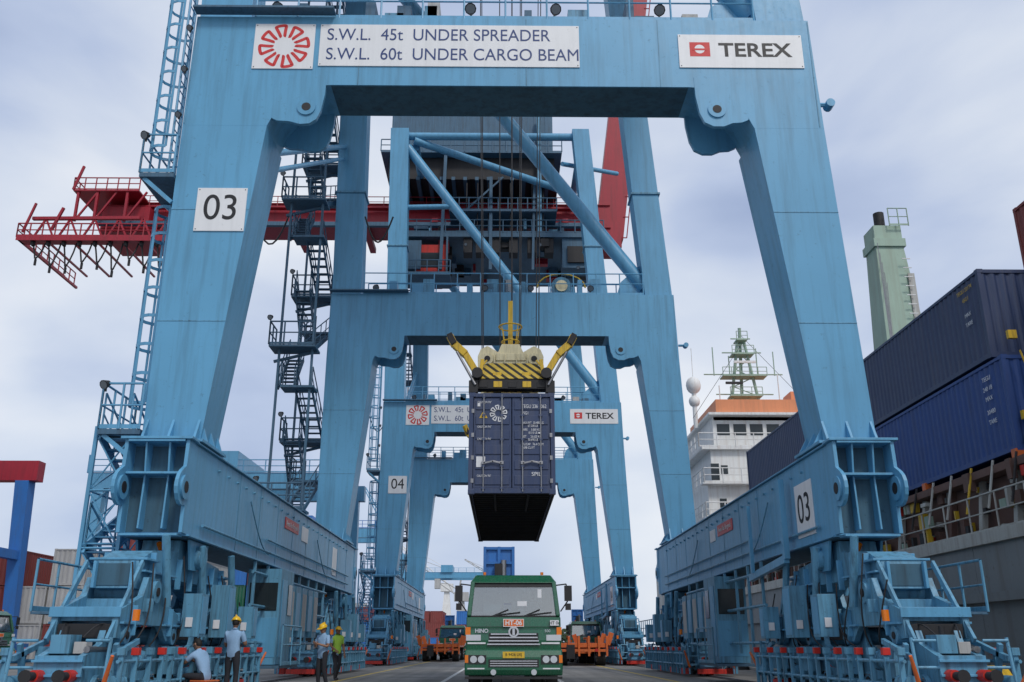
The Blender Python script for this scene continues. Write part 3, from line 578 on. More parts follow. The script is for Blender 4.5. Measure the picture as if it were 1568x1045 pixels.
for s in (-1,1):
    xa,xb=(-1.09,-.012) if s<0 else (.012,1.09)
    g.box(xa,xb,.055,.09,.17,H-.13,NAVY)
    for k in range(6):
        z=.26+k*.43
        g.box(xa+.06,xb-.06,.03,.054,z,z+.26,NAVY)
    for f in (.27,.75):
        x=xa+(xb-xa)*f
        g.cyl((x,-.0,.06),(x,-.0,H-.06),.022,STEEL,n=8)
        for z in (.12,.75,1.5,2.2,H-.15): g.box(x-.05,x+.05,-.02,.03,z,z+.07,NAVY)
        hz=.85; x2=x+(.28 if f<.5 else -.28)
        g.bar((x,-.035,hz),(x2,-.035,hz+.06),.02,.05,STEEL); g.box(x-.05,x+.05,-.045,.03,hz-.03,hz+.06,STEEL)
    for z in (.3,.95,1.6,2.3): g.box((xa-.06 if s<0 else xb-.02),(xa+.02 if s<0 else xb+.06),-.012,.05,z,z+.12,STEEL)
g.obj('container_box',hc,bevel=.006)
g=G()
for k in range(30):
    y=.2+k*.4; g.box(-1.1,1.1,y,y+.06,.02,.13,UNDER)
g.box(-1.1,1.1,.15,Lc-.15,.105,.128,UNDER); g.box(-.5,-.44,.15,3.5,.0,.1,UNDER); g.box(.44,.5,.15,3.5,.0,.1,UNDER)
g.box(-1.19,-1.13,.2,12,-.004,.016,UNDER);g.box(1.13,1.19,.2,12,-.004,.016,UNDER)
g.obj('underframe',hc)
g=G(); wavy(g,(-.38,.02,2.3),.25,WTXT)
g.add([(-.93,.02,2.16),(-.69,.02,2.16),(-.81,.02,2.37)],[(0,1,2)],YEL)
g.box(-1.0,-.75,.018,.026,.75,1.05,WTXT); g.box(-.98,-.9,.018,.026,2.5,2.6,WTXT); g.box(.75,.82,-.01,.0,1.7,1.75,WTXT)
g.obj('door_decals',hc)
f=(R(90),0,0)
rows=[('TEGU 236 1062',2.5,.13),('45G1',2.3,.11),('MAX.WT  30.480 KG',2.02,.085),('         67.200 LB',1.93,.085),('TARE     3.860 KG',1.82,.085),('          8.510 LB',1.73,.085),('NET      26.620 KG',1.62,.085),('         58.690 LB',1.53,.085),('CU.CAP   76.4 CU.M',1.40,.085),('2.698 CU.FT',1.30,.085)]
for b,z,s in rows: text('door_lettering',b,s*1.15,(.28,.015,z),f,WTXT,hc,'LEFT',sx=.72)
for z in (1.9,1.55,.5,2.62): text('door_lettering','CAUTION 9\'6"',.09,(-.98,.015,z),f,WTXT,hc,'LEFT',sx=.7)
text('door_lettering','SPIL',.16,(.55,.015,.55),f,WTXT,hc,'LEFT')

# ------------------------------------------------------------------ spreader
sp=empty('container_spreader',(.27,31.5,8.05))
g=G()
for x in (-.55,.3): g.box(x,x+.25,-5.9,5.9,.25,.65,YEL)
g.box(-.9,.9,-2.2,2.2,.66,1.3,CREAM)
for s in (-1,1):
    y=s*6.0
    g.box(-1.2,1.2,min(y,y-s*.3),max(y,y-s*.3),.12,.40,DARK)
    for k in range(5): g.box(-.95+k*.42,-.7+k*.42,min(y,y+s*.02),max(y,y+s*.02),.16,.34,YEL if k%2 else DARK)
    yo=y+s*.02; yi=y-s*1.5
    g.hexa([(-1.12,yo,.42),(1.12,yo,.42),(1.05,yi,.42),(-1.05,yi,.42)],[(-.74,yo-s*.55,1.05),(.74,yo-s*.55,1.05),(.7,yi,1.05),(-.7,yi,1.05)],HAZ)
    g.cyl((-1.1,yo,.5),(-.74,yo-s*.5,1.12),.03,YEL,n=6); g.cyl((1.1,yo,.5),(.74,yo-s*.5,1.12),.03,YEL,n=6)
    for sx in (-1,1):
        g.box(min(sx*.98,sx*1.24),max(sx*.98,sx*1.24),min(y+s*.1,y-s*.35),max(y+s*.1,y-s*.35),-.02,.34,DARK)
        g.box(min(sx*.92,sx*1.1),max(sx*.92,sx*1.1),min(y+s*.12,y-s*.3),max(y+s*.12,y-s*.3),.44,.66,YEL)
        a=Vector((sx*1.0,y,.55)); b=Vector((sx*1.35,y,1.15)); c=Vector((sx*1.68,y,1.45)); d=Vector((sx*1.84,y,1.75))
        g.bar(a,b,.22,.18,YEL); g.bar(b,c,.28,.2,YEL); g.bar(c,d,.36,.16,DARK)
        g.bar(c+Vector((0,-s*.02,-.02)),d+Vector((0,-s*.2,.05)),.12,.2,YEL); g.bar(a+Vector((-sx*.1,0,.1)),a+Vector((-sx*.15,0,.45)),.1,.1,YEL)
        g.cyl((sx*1.0,y-.2,.55),(sx*1.0,y+.2,.55),.16,DARK,n=12); g.cyl((sx*1.05,y+s*.12,.2),(sx*1.6,y+s*.12,1.2),.04,STEEL,n=8)
        g.cyl((sx*1.12,y,-.15),(sx*1.12,y,.0),.06,STEEL,n=8)
hz0=1.3
for yy in (-2.35,2.2):
    g.pxz([(-1.08,hz0+.1),(-.9,hz0-.25),(.9,hz0-.25),(1.08,hz0+.1),(1.10,hz0+.95),(1.0,hz0+1.2),(.78,hz0+1.32),(.58,hz0+1.2),(.42,hz0+1.1),(.3,hz0+1.38),(-.3,hz0+1.38),(-.42,hz0+1.1),(-.58,hz0+1.2),(-.78,hz0+1.32),(-1.0,hz0+1.2),(-1.10,hz0+.95)],yy,yy+.14,CREAM)
g.box(-.85,.85,-2.2,2.2,hz0+.02,hz0+.55,CREAM)
yf=-2.35
for x in (-.78,.78):
    g.cyl((x,yf,hz0+.85),(x,yf-.06,hz0+.85),.2,CREAM,n=18); g.cyl((x,yf-.06,hz0+.85),(x,yf-.09,hz0+.85),.10,DARK,n=12)
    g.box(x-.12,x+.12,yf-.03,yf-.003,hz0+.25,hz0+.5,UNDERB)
    for y in (-1.4,1.4): g.cyl((x-.08,y,hz0+1.2),(x+.08,y,hz0+1.2),.36,CREAM,n=18)
g.box(-.32,.32,yf-.05,yf-.003,hz0+.42,hz0+.56,DARK); g.box(-.5,.5,yf-.04,yf-.003,hz0+.8,hz0+1.05,CREAM)
for x in (-.55,-.2,.2,.55): g.cyl((x,yf-.06,hz0-.2),(x,yf-.06,hz0+1.0),.025,CREAM,n=6)
g.bar((.0,-1.6,hz0+1.2),(.0,-1.6,hz0+3.2),.16,.14,YEL)
for z,r in ((hz0+2.25,.40),(hz0+1.7,.3)):
    pts=[(r*math.cos(2*math.pi*k/16),-1.6+r*math.sin(2*math.pi*k/16),z) for k in range(17)]; g.tube(pts,.03,YEL)
for k in range(4):
    a=2*math.pi*k/4+.7; g.cyl((.40*math.cos(a),-1.6+.40*math.sin(a),hz0+2.25),(.2*math.cos(a),-1.6+.2*math.sin(a),hz0+1.2),.02,YEL,n=5)
g.obj('spreader_frame',sp,bevel=.008)
g=G()
for y in (-1.35,1.35):
    for x in (-1.15,-.42,.42,1.15): g.cyl((x*.85,y,hz0+1.2),(x*1.15,y*1.2,26.5),.018,DARK,n=6,cap=False)
g.cyl((.05,-1.6,hz0+3.1),(.05,-1.9,26.5),.025,DARK,n=6)
g.obj('hoist_ropes',sp)

# ------------------------------------------------------------------ truck
def tyre(g,x,y,r,w):
    g.cyl((x-w/2,y,r),(x+w/2,y,r),r,RUBBER,n=28)
    for s in (-1,1):
        g.cyl((x+s*w/2,y,r),(x+s*(w/2+.015),y,r),r*.58,STEEL,n=18)
        g.cyl((x+s*w/2,y,r),(x+s*(w/2+.07),y,r),r*.2,STEEL,n=12)
def build_truck():
    parts=[]
    g=G()
    g.pyz([(-.02,.95),(-.04,1.25),(.03,1.6),(.08,1.82),(.45,1.86),(1.95,1.86),(1.95,.95)],-1.19,1.19,GREEN)
    for s in (-1,1):
        g.bar((s*1.13,.1,1.82),(s*1.04,.36,2.70),.11,.13,GREEN); g.bar((s*1.14,1.9,1.84),(s*1.05,1.88,2.70),.1,.14,GREEN); g.bar((s*1.14,1.0,1.84),(s*1.06,1.0,2.70),.06,.06,DARK)
    g.hexa([(-1.12,.28,2.66),(1.12,.28,2.66),(1.12,1.96,2.66),(-1.12,1.96,2.66)],[(-.98,.52,2.87),(.98,.52,2.87),(.98,1.9,2.89),(-.98,1.9,2.89)],GREEN)
    g.box(-1.08,1.08,1.86,1.93,1.86,2.67,GREEN)
    g.pyz([(-.13,.42),(-.2,.55),(-.2,.85),(-.1,1.03),(.3,1.03),(.3,.42)],-1.21,1.21,GREEN)
    parts.append(g.obj('cab_body',bevel=.035))
    g=G()
    g.hexa([(-1.07,.12,1.84),(1.07,.12,1.84),(1.07,.14,1.84),(-1.07,.14,1.84)],[(-.99,.36,2.67),(.99,.36,2.67),(.99,.38,2.67),(-.99,.38,2.67)],GLASS)
    for s in (-1,1): g.hexa([(s*1.13,.25,1.87),(s*1.13,1.85,1.87),(s*1.14,1.85,1.87),(s*1.14,.25,1.87)],[(s*1.05,.45,2.65),(s*1.05,1.85,2.65),(s*1.06,1.85,2.65),(s*1.06,.45,2.65)],GLASS)
    parts.append(g.obj('windows'))
    g=G()
    g.box(-1.0,1.0,.2,.55,1.862,1.94,CGREY)
    for x in (-.55,.5): g.box(x-.25,x+.25,1.3,1.5,1.862,2.45,CGREY); g.box(x-.14,x+.14,1.32,1.45,2.46,2.62,CGREY)
    pts=[(.5+.2*math.cos(2*math.pi*k/14),.62+.06*math.sin(2*math.pi*k/14),2.05+.18*math.sin(2*math.pi*k/14)) for k in range(15)]; g.tube(pts,.02,DARK)
    g.taper((.3,.72,1.1,1.3),1.862,(.34,.68,1.08,1.25),2.28,SHIRT); g.cyl((.51,1.12,2.26),(.51,1.1,2.34),.055,SKIN); g.sph((.51,1.08,2.45),(.08,.1,.12),SKIN); g.sph((.51,1.1,2.49),(.088,.108,.1),HAIR,z0=0.1)
    g.bar((.34,1.1,2.2),(.38,.7,2.05),.08,.08,SHIRT); g.bar((.68,1.1,2.2),(.64,.7,2.05),.08,.08,SHIRT)
    g.box(.1,.34,.19,.2,1.97,2.2,WTXT); g.box(-.75,-.35,.22,.235,1.95,2.12,LAMPM); g.box(-.25,-.05,.22,.24,1.95,2.15,CBLU); g.box(.62,.72,.25,.26,2.2,2.5,WTXT)
    g.hexa([(-1.0,.315,2.56),(1.0,.315,2.56),(1.0,.33,2.56),(-1.0,.33,2.56)],[(-.99,.345,2.68),(.99,.345,2.68),(.99,.36,2.68),(-.99,.36,2.68)],DARK)
    g.box(-1.08,1.08,.075,.118,1.81,1.845,DARK)
    for x in (-.55,.25): g.bar((x,.08,1.83),(x+.42,.14,2.0),.02,.02,DARK); g.bar((x+.1,.1,1.86),(x+.72,.12,1.93),.025,.02,DARK)
    g.box(-.62,.62,-.05,-.03,1.12,1.42,DARK)
    for k,z in enumerate((1.14,1.22,1.30,1.38)): g.box(-.66+.03*k,.66-.03*k,-.085,-.05,z,z+.03,CHROME)
    g.cyl((0,-.12,1.45),(0,-.05,1.45),.13,CHROME,n=20); g.cyl((0,-.125,1.45),(0,-.12,1.45),.09,DARK,n=16); g.box(-.03,.03,-.135,-.12,1.37,1.53,CHROME)
    g.box(-1.15,-.7,-.055,-.042,1.16,1.2,WTXT); g.box(.7,1.15,-.055,-.042,1.16,1.2,WTXT); g.box(-1.15,1.15,-.035,-.02,1.56,1.575,DARK)
    g.box(-.26,.26,-.06,-.03,1.57,1.76,WTXT); g.box(-.245,.245,-.063,-.06,1.585,1.745,ORANGE)
    g.box(.92,1.14,-.04,-.02,1.6,1.73,WTXT)
    g.box(-.62,.62,-.215,-.2,.62,.80,DARK); g.box(-.27,.27,-.235,-.217,.83,.98,YEL); g.box(-1.2,1.2,-.17,-.1,.34,.40,DARK)
    for k in range(3): g.box(-.58,.58,-.225,-.216,.64+k*.055,.66+k*.055,CHROME)
    g.box(-1.14,-.72,-.208,-.2,.57,.6,WTXT); g.box(.72,1.14,-.208,-.2,.57,.6,WTXT)
    for s in (-1,1):
        g.box(min(s*.68,s*1.12),max(s*.68,s*1.12),-.225,-.19,.70,.9,DARK)
        for x in (.8,.99): g.cyl((s*x,-.235,.8),(s*x,-.2,.8),.085,LAMPM,n=16)
        g.box(min(s*1.12,s*1.205),max(s*1.12,s*1.205),-.222,-.1,.72,.9,AMBER)
        g.box(min(s*.82,s*1.19),max(s*.82,s*1.19),-.06,-.035,1.24,1.38,LAMPM); g.box(min(s*1.08,s*1.205),max(s*1.08,s*1.205),-.055,.1,1.38,1.56,AMBER)
        g.cyl((s*.5,-.21,.5),(s*.5,-.2,.5),.07,LAMPM,n=12)
        g.tube([(s*1.1,.3,2.6),(s*1.35,.12,2.62),(s*1.38,.12,2.2),(s*1.2,.2,1.95)],.018,DARK)
        g.box(min(s*1.3,s*1.49),max(s*1.3,s*1.49),.06,.13,2.2,2.58,DARK); g.box(min(s*1.32,s*1.46),max(s*1.32,s*1.46),.06,.12,1.98,2.14,DARK)
        g.box(min(s*1.19,s*1.2),max(s*1.19,s*1.2),.7,1.75,1.5,1.54,DARK); g.box(min(s*1.0,s*1.22),max(s*1.0,s*1.22),.55,1.95,.75,.96,DARK)
        g.cyl((s*.75,.6,2.88),(s*.75,.6,2.95),.04,AMBER,n=8)
        g.cyl((s*1.205,.75,1.4),(s*1.215,.75,1.4),.05,AMBER,n=8)
    for s in (-1,1): g.box(min(s*.38,s*.46),max(s*.38,s*.46),.3,7.2,.7,.95,DARK)
    tyre(g,-1.0,1.3,.5,.28); tyre(g,1.0,1.3,.5,.28)
    for y in (4.6,5.9):
        for x in (-1.05,-.72,.72,1.05): tyre(g,x,y,.5,.27)
        g.cyl((-1,y,.5),(1,y,.5),.1,DARK)
    g.cyl((-.9,1.3,.5),(.9,1.3,.5),.07,DARK); g.box(-1.15,-.6,2.4,3.5,.5,1.0,STEEL); g.box(.6,1.15,2.4,3.3,.5,.95,DARK)
    parts.append(g.obj('trim_lights_wheels'))
    g=G()
    g.box(-.82,.06,2.35,2.45,1.1,3.78,CBLU)
    for x in (-.82,-.42,-.02): g.box(x,x+.08,2.27,2.35,1.1,3.78,CBLU)
    for z in (2.9,3.3,3.7): g.box(-.82,.06,2.28,2.34,z,z+.07,CBLU)
    g.cyl((-.25,2.2,2.2),(-.25,2.2,3.4),.08,STEEL,n=12); g.box(-.5,-.3,2.1,2.27,2.9,3.3,DARK)
    g.box(-1.2,1.2,3.3,15.4,1.2,1.3,DARK)
    for s in (-1,1):
        g.box(min(s*.45,s*.6),max(s*.45,s*.6),3.4,15.3,.9,1.2,ORANGE)
        for y in (3.4,9,15.2): g.box(min(s*1.0,s*1.22),max(s*1.0,s*1.22),y,y+.2,1.3,1.42,ORANGE)
    for y in (12.3,13.6):
        for x in (-1.05,-.72,.72,1.05): tyre(g,x,y,.5,.27)
    g.cyl((-.7,7.5,.0),(-.7,7.5,1.1),.07,DARK); g.cyl((.7,7.5,.0),(.7,7.5,1.1),.07,DARK)
    parts.append(g.obj('headboard_and_flatbed'))
    return parts
tp=build_truck()
def place_truck(loc,rot=0,first=False,txt=True):
    e=empty('container_truck',loc,rot)
    for p in tp:
        q=p if first else p.copy()
        if not first: COL.objects.link(q)
        q.parent=e
    if txt:
        text('grille_lettering','HINO',.13,(-.8,-.045,1.47),f,CHROME,e,offset=.004)
        text('placard_lettering','HT-06',.16,(0,-.066,1.66),f,WTXT,e,offset=.004); text('placard_lettering','HT 06',.11,(1.03,-.045,1.66),f,BTXT,e)
        text('plate_lettering','B 9426 UEJ',.09,(0,-.238,.91),f,BTXT,e)
        text('grille_lettering','500',.1,(.85,-.045,1.47),f,CHROME,e)
    return e
place_truck((.30,24.1,0),first=True)
place_truck((-4.3,84,0),txt=False); place_truck((6.2,70,0),rot=R(2),txt=False); place_truck((-10.6,62,0),rot=R(35),txt=False); place_truck((-26,50,0),rot=R(80),txt=False)
def orange_trailer(loc,rot=0):
    e=empty('orange_terminal_trailer',loc,rot); g=G()
    g.box(-1.45,1.45,0,12,1.05,1.3,ORANGE)
    for x in (-1.5,-.9,-.3,.3,.9,1.38): g.box(x,x+.12,-.12,0,.55,1.7,ORANGE)
    g.box(-1.5,1.5,-.1,-.02,.8,.95,ORANGE)
    for s in (-1,1):
        g.bar((s*1.5,.05,1.2),(s*1.75,.05,1.9),.3,.12,ORANGE); g.bar((s*1.5,5,1.2),(s*1.75,5,1.9),.3,.12,ORANGE)
        g.cyl((s*.8,-.14,.9),(s*.8,-.12,.9),.1,BRED,n=12)
        for y in (1.0,2.3,9.5): tyre(g,s*1.15,y,.5,.5)
    g.box(-.5,.5,.2,12,.7,1.05,ORANGE); g.box(-1.0,-.5,-.2,-.13,.4,1.2,DARK)
    g.obj('trailer_frame',e,bevel=.01); return e
orange_trailer((-4.7,74,0)); orange_trailer((4.9,58,0),R(-1)); orange_trailer((6.8,67,0),R(1))

# ------------------------------------------------------------------ people
def person(name,loc,rot,J,shirt=SHIRT,helm=HELM,vest=None,headrot=(0,0,0),hgt=1.0):
    V=[];E=[];RD=[];LB=[]
    def v(p,r,parent=None,lab='shirt'):
        V.append(Vector(p)*hgt); RD.append(r); LB.append(lab)
        if parent is not None: E.append((parent,len(V)-1))
        return len(V)-1
    pel=v(J['pelvis'],(.145,.11),None,'pants')
    wa=v(J['waist'],(.135,.105),pel,'shirt'); ch=v(J['chest'],(.165,.12),wa,'shirt'); nk0=v(J['neck'],(.07,.065),ch,'shirt')
    hb=v(Vector(J['neck']).lerp(Vector(J['head']),.5),(.055,.055),nk0,'skin')
    for s in ('l','r'):
        sh=v(J['sh_'+s],(.075,.075),ch,'shirt'); mid=Vector(J['sh_'+s]).lerp(Vector(J['el_'+s]),.6)
        um=v(mid,(.062,.062),sh,'shirt'); el=v(J['el_'+s],(.044,.044),um,'skin'); wr=v(J['wr_'+s],(.029,.034),el,'skin')
        E0=Vector(J['el_'+s]);W0=Vector(J['wr_'+s]); d=(W0-E0).normalized(); side=d.cross(Vector((0,1,0.2))).normalized(); nr=side.cross(d)
        pm=v(W0+d*.075,(.040,.016),wr,'skin')
        for q,(o,l) in enumerate(((-.03,.065),(-.01,.078),(.01,.072),(.03,.055))):
            b=v(W0+d*.10+side*o,(.0095,.0095),pm,'skin'); m_=v(W0+d*(.10+l*.55)+side*o*1.1+nr*.012,(.0088,.0088),b,'skin'); v(W0+d*(.10+l)+side*o*1.1+nr*.035,(.008,.008),m_,'skin')
        t1=v(W0+d*.05+side*-.045,(.011,.011),pm,'skin'); v(W0+d*.085+side*-.06+nr*.015,(.009,.009),t1,'skin')
    for s in ('l','r'):
        hp=v(J['hip_'+s],(.095,.1),pel,'pants'); tm=v(Vector(J['hip_'+s]).lerp(Vector(J['kn_'+s]),.5),(.083,.085),hp,'pants'); kn=v(J['kn_'+s],(.062,.065),tm,'pants')
        cm=v(Vector(J['kn_'+s]).lerp(Vector(J['an_'+s]),.4),(.06,.062),kn,'pants'); an=v(J['an_'+s],(.05,.052),cm,'pants')
        hl=v(Vector(J['an_'+s])+Vector((0,.0,-.05)),(.042,.042),an,'shoe'); v(Vector(J['an_'+s])+Vector(J.get('toe',(0,-.17,-.06))),(.045,.033),hl,'shoe')
    me=bpy.data.meshes.new('tmp'); me.from_pydata([tuple(p) for p in V],E,[])
    o=bpy.data.objects.new('tmp',me); COL.objects.link(o)
    mod=o.modifiers.new('skin','SKIN'); sv=me.skin_vertices[0].data
    for i,r in enumerate(RD): sv[i].radius=(r[0]*hgt,r[1]*hgt); sv[i].use_root=(i==0)
    sub=o.modifiers.new('sub','SUBSURF'); sub.levels=1; sub.render_levels=1
    dg=bpy.context.evaluated_depsgraph_get(); ev=o.evaluated_get(dg); em=ev.to_mesh()
    g=G(); MM={'shirt':shirt,'pants':PANTS,'skin':SKIN,'shoe':DARK}
    segs=[(V[a],V[b],LB[b],RD[b][0]) for a,b in E]
    vs=[tuple(p.co) for p in em.vertices]; by={}
    for p in em.polygons:
        c=p.center; best=1e9;lab='shirt'
        for a,b,l,r in segs:
            ab=b-a; t=max(0,min(1,(c-a).dot(ab)/max(1e-9,ab.length_squared))); dd=(c-(a+ab*t)).length-r*.8
            if dd<best: best=dd; lab=l
        mat=MM[lab]
        if vest and lab=='shirt':
            zz=c.z/hgt
            if min((c-V[ch]).length,(c-V[wa]).length)<.24*hgt: mat=vest if not (1.12<zz<1.17) else LAMPM
        by.setdefault(mat,[]).append(tuple(p.vertices))
    g.v=list(vs)
    for mat,fs in by.items():
        i=g.mi(mat)
        for fc in fs: g.f.append(list(fc)); g.m.append(i); g.s.append(True)
    ev.to_mesh_clear(); bpy.data.objects.remove(o)
    h=G()
    h.sph((0,0,0),(.074,.092,.112),SKIN,n=18,m=12); h.sph((0,-.03,-.06),(.052,.06,.055),SKIN,n=12,m=8)
    h.sph((0,.012,.02),(.08,.095,.105),HAIR,n=14,m=8,z0=0.05); h.sph((0,.03,-.0),(.077,.078,.085),HAIR,n=14,m=8)
    h.cyl((0,-.088,.01),(0,-.112,-.02),.009,SKIN,r2=.016,n=8); h.box(-.024,.024,-.094,-.086,-.056,-.048,RTXT)
    for s in (-1,1):
        h.sph((s*.03,-.082,.012),(.014,.01,.008),WTXT,n=8,m=6); h.sph((s*.03,-.09,.012),.006,HAIR,n=6,m=4); h.box(s*.03-.018,s*.03+.018,-.094,-.084,.028,.035,HAIR); h.sph((s*.076,.005,-.005),(.012,.022,.032),SKIN,n=8,m=6)
    if helm:
        h.sph((0,.005,.045),(.105,.125,.105),helm,n=20,m=8,z0=0.0); h.cyl((0,-.005,.04),(0,-.005,.052),.118,helm,n=20); h.hexa([(-.08,-.17,.03),(.08,-.17,.03),(.09,-.08,.04),(-.09,-.08,.04)],[(-.08,-.17,.04),(.08,-.17,.04),(.09,-.08,.055),(-.09,-.08,.055)],helm); h.bar((0,-.1,.1),(0,.1,.12),.03,.09,helm)
    M=Matrix.Translation(Vector(J['head'])*hgt)@Euler(headrot).to_matrix().to_4x4()
    h.v=[tuple(M@Vector(p)) for p in h.v]
    b=len(g.v); g.v+=h.v
    for fc,mi,sm in zip(h.f,h.m,h.s): g.f.append([b+k for k in fc]); g.m.append(g.mi(h.mats[mi])); g.s.append(sm)
    return g.obj(name,None,loc=loc,rot=rot)
def stand():
    return dict(pelvis=(0,0,.93),waist=(0,.0,1.1),chest=(0,.0,1.31),neck=(0,.01,1.47),head=(0,-.015,1.62),
      sh_l=(-.19,0,1.40),sh_r=(.19,0,1.40),el_l=(-.25,.02,1.12),el_r=(.25,.02,1.12),wr_l=(-.26,-.06,.88),wr_r=(.26,-.06,.88),
      hip_l=(-.095,0,.88),hip_r=(.095,0,.88),kn_l=(-.11,-.02,.49),kn_r=(.11,-.02,.49),an_l=(-.12,.02,.09),an_r=(.12,.02,.09))
J=stand(); J.update(el_l=(-.25,-.08,1.14),wr_l=(-.12,-.28,1.2),el_r=(.25,-.08,1.12),wr_r=(.14,-.26,1.08)); person('dock_worker',(-6.15,22.2,0),R(165),J,headrot=(R(12),0,R(20)))
J=stand(); J.update(el_l=(-.24,-.05,1.13),wr_l=(-.06,-.24,1.16),el_r=(.24,-.05,1.13),wr_r=(.08,-.25,1.2),an_r=(.14,.1,.09),head=(0,-.03,1.61)); person('dock_worker.001',(-4.9,26.5,0),R(-35),J,headrot=(R(18),0,0),hgt=.97)
J=stand(); J.update(el_l=(-.27,-.02,1.13),wr_l=(-.2,-.22,1.0),an_l=(-.12,-.16,.09),kn_l=(-.11,-.14,.48),an_r=(.12,.2,.1)); person('dock_worker.002',(-5.7,33.5,0),R(40),J,vest=VEST)
J=stand(); J.update(pelvis=(0,0,.52),waist=(0,-.06,.68),chest=(0,-.16,.87),neck=(0,-.22,1.01),head=(0,-.28,1.15),sh_l=(-.19,-.18,.95),sh_r=(.19,-.18,.95),el_l=(-.24,-.38,.78),el_r=(.24,-.38,.78),wr_l=(-.14,-.58,.86),wr_r=(.12,-.6,.74),
  hip_l=(-.1,0,.48),hip_r=(.1,0,.48),kn_l=(-.17,-.42,.52),kn_r=(.17,-.42,.52),an_l=(-.15,-.38,.09),an_r=(.15,-.38,.09)); person('dock_worker.003',(-6.25,20.6,0),R(250),J,headrot=(R(20),0,0),helm=None)
g=G(); g.box(-.25,.25,-.2,.2,0,.06,DARK); g.box(-.22,.22,-.18,.18,.06,.40,CGREY); g.box(-.24,.24,-.2,.2,.40,.43,ORANGE); g.obj('tool_crate',None,bevel=.01,loc=(-6.25,20.6,0),rot=R(250))

# ------------------------------------------------------------------ ship
ship=empty('cargo_ship',(0,0,0))
g=G()
hx=14.0
plan=[(hx,-30),(hx,70),(hx+.05,78),(hx+.3,84),(hx+1.2,92),(hx+3,99),(hx+6,105),(hx+11,107),(hx+17,105),(hx+21,96),(hx+22,80),(hx+22,-30)]
g.pxy(plan,-4,3.9,SHIPH)
plan2=[(p[0]+(-.12 if p[0]<20 else .12),p[1]) for p in plan]
g.pxy(plan2,3.9,4.25,SHIPL)
g.box(hx-.2,hx-.001,-30,72,2.3,2.55,SHIPH); g.box(hx-.18,hx-.001,-30,72,-.2,.0,SHIPH)
for k in range(34): g.box(hx-.012,hx-.001,-20+k*2.8,-19.96+k*2.8,-2,3.9,SHIPH)
st=[(hx+.02,74),(hx+.28,84),(hx+1.1,92),(hx+2.8,99),(hx+6,104.6),(hx+11,106.6),(hx+17,104.6),(hx+20.9,96),(hx+21.9,80),(hx+21.9,74)]
g.pxy(st,4.26,8.2,SHIPL)
railing(g,[(p[0]+.2,p[1],8.2) for p in st[:6]],SHIPW,sp=1.5,r=.05)
railing(g,[(hx+.15,-20,4.25),(hx+.15,66,4.25)],SHIPL,sp=1.6,r=.03)
for k in range(30):
    y=6+k*2.0; g.bar((hx+.6,y,4.25),(hx+.9,y,6.2),.18,.2,SHIPL if k%3 else DECKB)
g.box(hx+.9,hx+21,10,63,4.26,5.9,DECKB); g.box(hx+.4,hx+21.3,12,62,5.92,6.15,DECKB)
rnd=random.Random(11)
for k in range(260):
    y=rnd.uniform(12,64); x=hx+rnd.uniform(.2,.8); w=rnd.uniform(.08,.4); h=rnd.uniform(.1,.6); zb=rnd.choice([4.27,4.27,4.9,5.6])
    g.box(x,x+.1+w*.3,y,y+w,zb,zb+h,rnd.choice([DECKB,DECKB,SHIPL,YEL,SHIPG,DARK,BRED,DARK,SHIPH]))
for k in range(26):
    y=20+k*1.3; g.cyl((hx+.1,y,4.9),(hx+.45,y,6.3),.04,rnd.choice([SHIPL,YEL,DARK,DECKB]),n=6)
g.obj('hull_and_deck',ship)
g=G()
sx0,sx1=hx+.9,hx+21
g.box(sx0,sx1,66,80,4.3,12.6,SHIPW); g.box(sx0+.5,sx1-.5,66.6,79,12.6,15.4,SHIPW); g.box(sx0-.2,sx1+.2,66.2,79.5,15.4,15.6,SHIPW); g.box(sx0+.9,sx1-1,67,78,15.6,18.2,SHIPW)
g.box(sx0+.5,sx1,66.3,78,18.2,18.4,SHIPW); g.box(sx0+1.3,sx1-2,67.2,77,18.4,19.7,ORTOP); g.box(sx0+1.0,sx1-2,67.0,77,17.9,18.19,ORTOP)
for i in range(14):
    x=sx0+1.2+i*1.25; g.box(x,x+.95,66.97,66.995,16.7,17.6,WIN)
for z,n,xs in ((13.5,8,1.2),(10.8,9,.8),(8.0,9,.8)):
    for i in range(n): x=sx0+xs+i*2.1; g.box(x,x+.5,(66.57 if z>13 else 65.97),(66.59 if z>13 else 65.99),z,z+.7,WIN)
for z in (12.62,15.6,10.0,7.4):
    g.box(sx0-.5,sx1,65.2,66.1,z-.12,z,SHIPW) if z<15 else None
    railing(g,[(sx1,65.2 if z<15 else 66.2,z),(sx0-.4,65.2 if z<15 else 66.2,z),(sx0-.4,80,z)],SHIPW,sp=1.4,r=.045)
for i in range(3): flight(g,(sx0+3,65.5,7.4+i*2.6),(sx0+5.4,65.5,10+i*2.6),.7,(0,1,0),SHIPW,steps=8)
g.box(sx0+.3,sx0+.9,65.9,65.98,12.9,14.2,WIN); g.box(sx0-.01,sx1,65.98,66,6.6,6.9,ORTOP)
mx,my=sx0+4.9,72
for s in (-1,1): g.cyl((mx+s*1.3,my,19.6),(mx+s*.25,my,26.5),.13,SHIPG,n=8)
g.cyl((mx,my+1.2,19.6),(mx,my,27.6),.14,SHIPG,n=8)
for k in range(8):
    z=19.8+k*.8; w=1.3-.15*k; s=1 if k%2 else -1; g.cyl((mx-s*w,my,z),(mx+s*(w-.12),my,z+.8),.05,SHIPG,n=5)
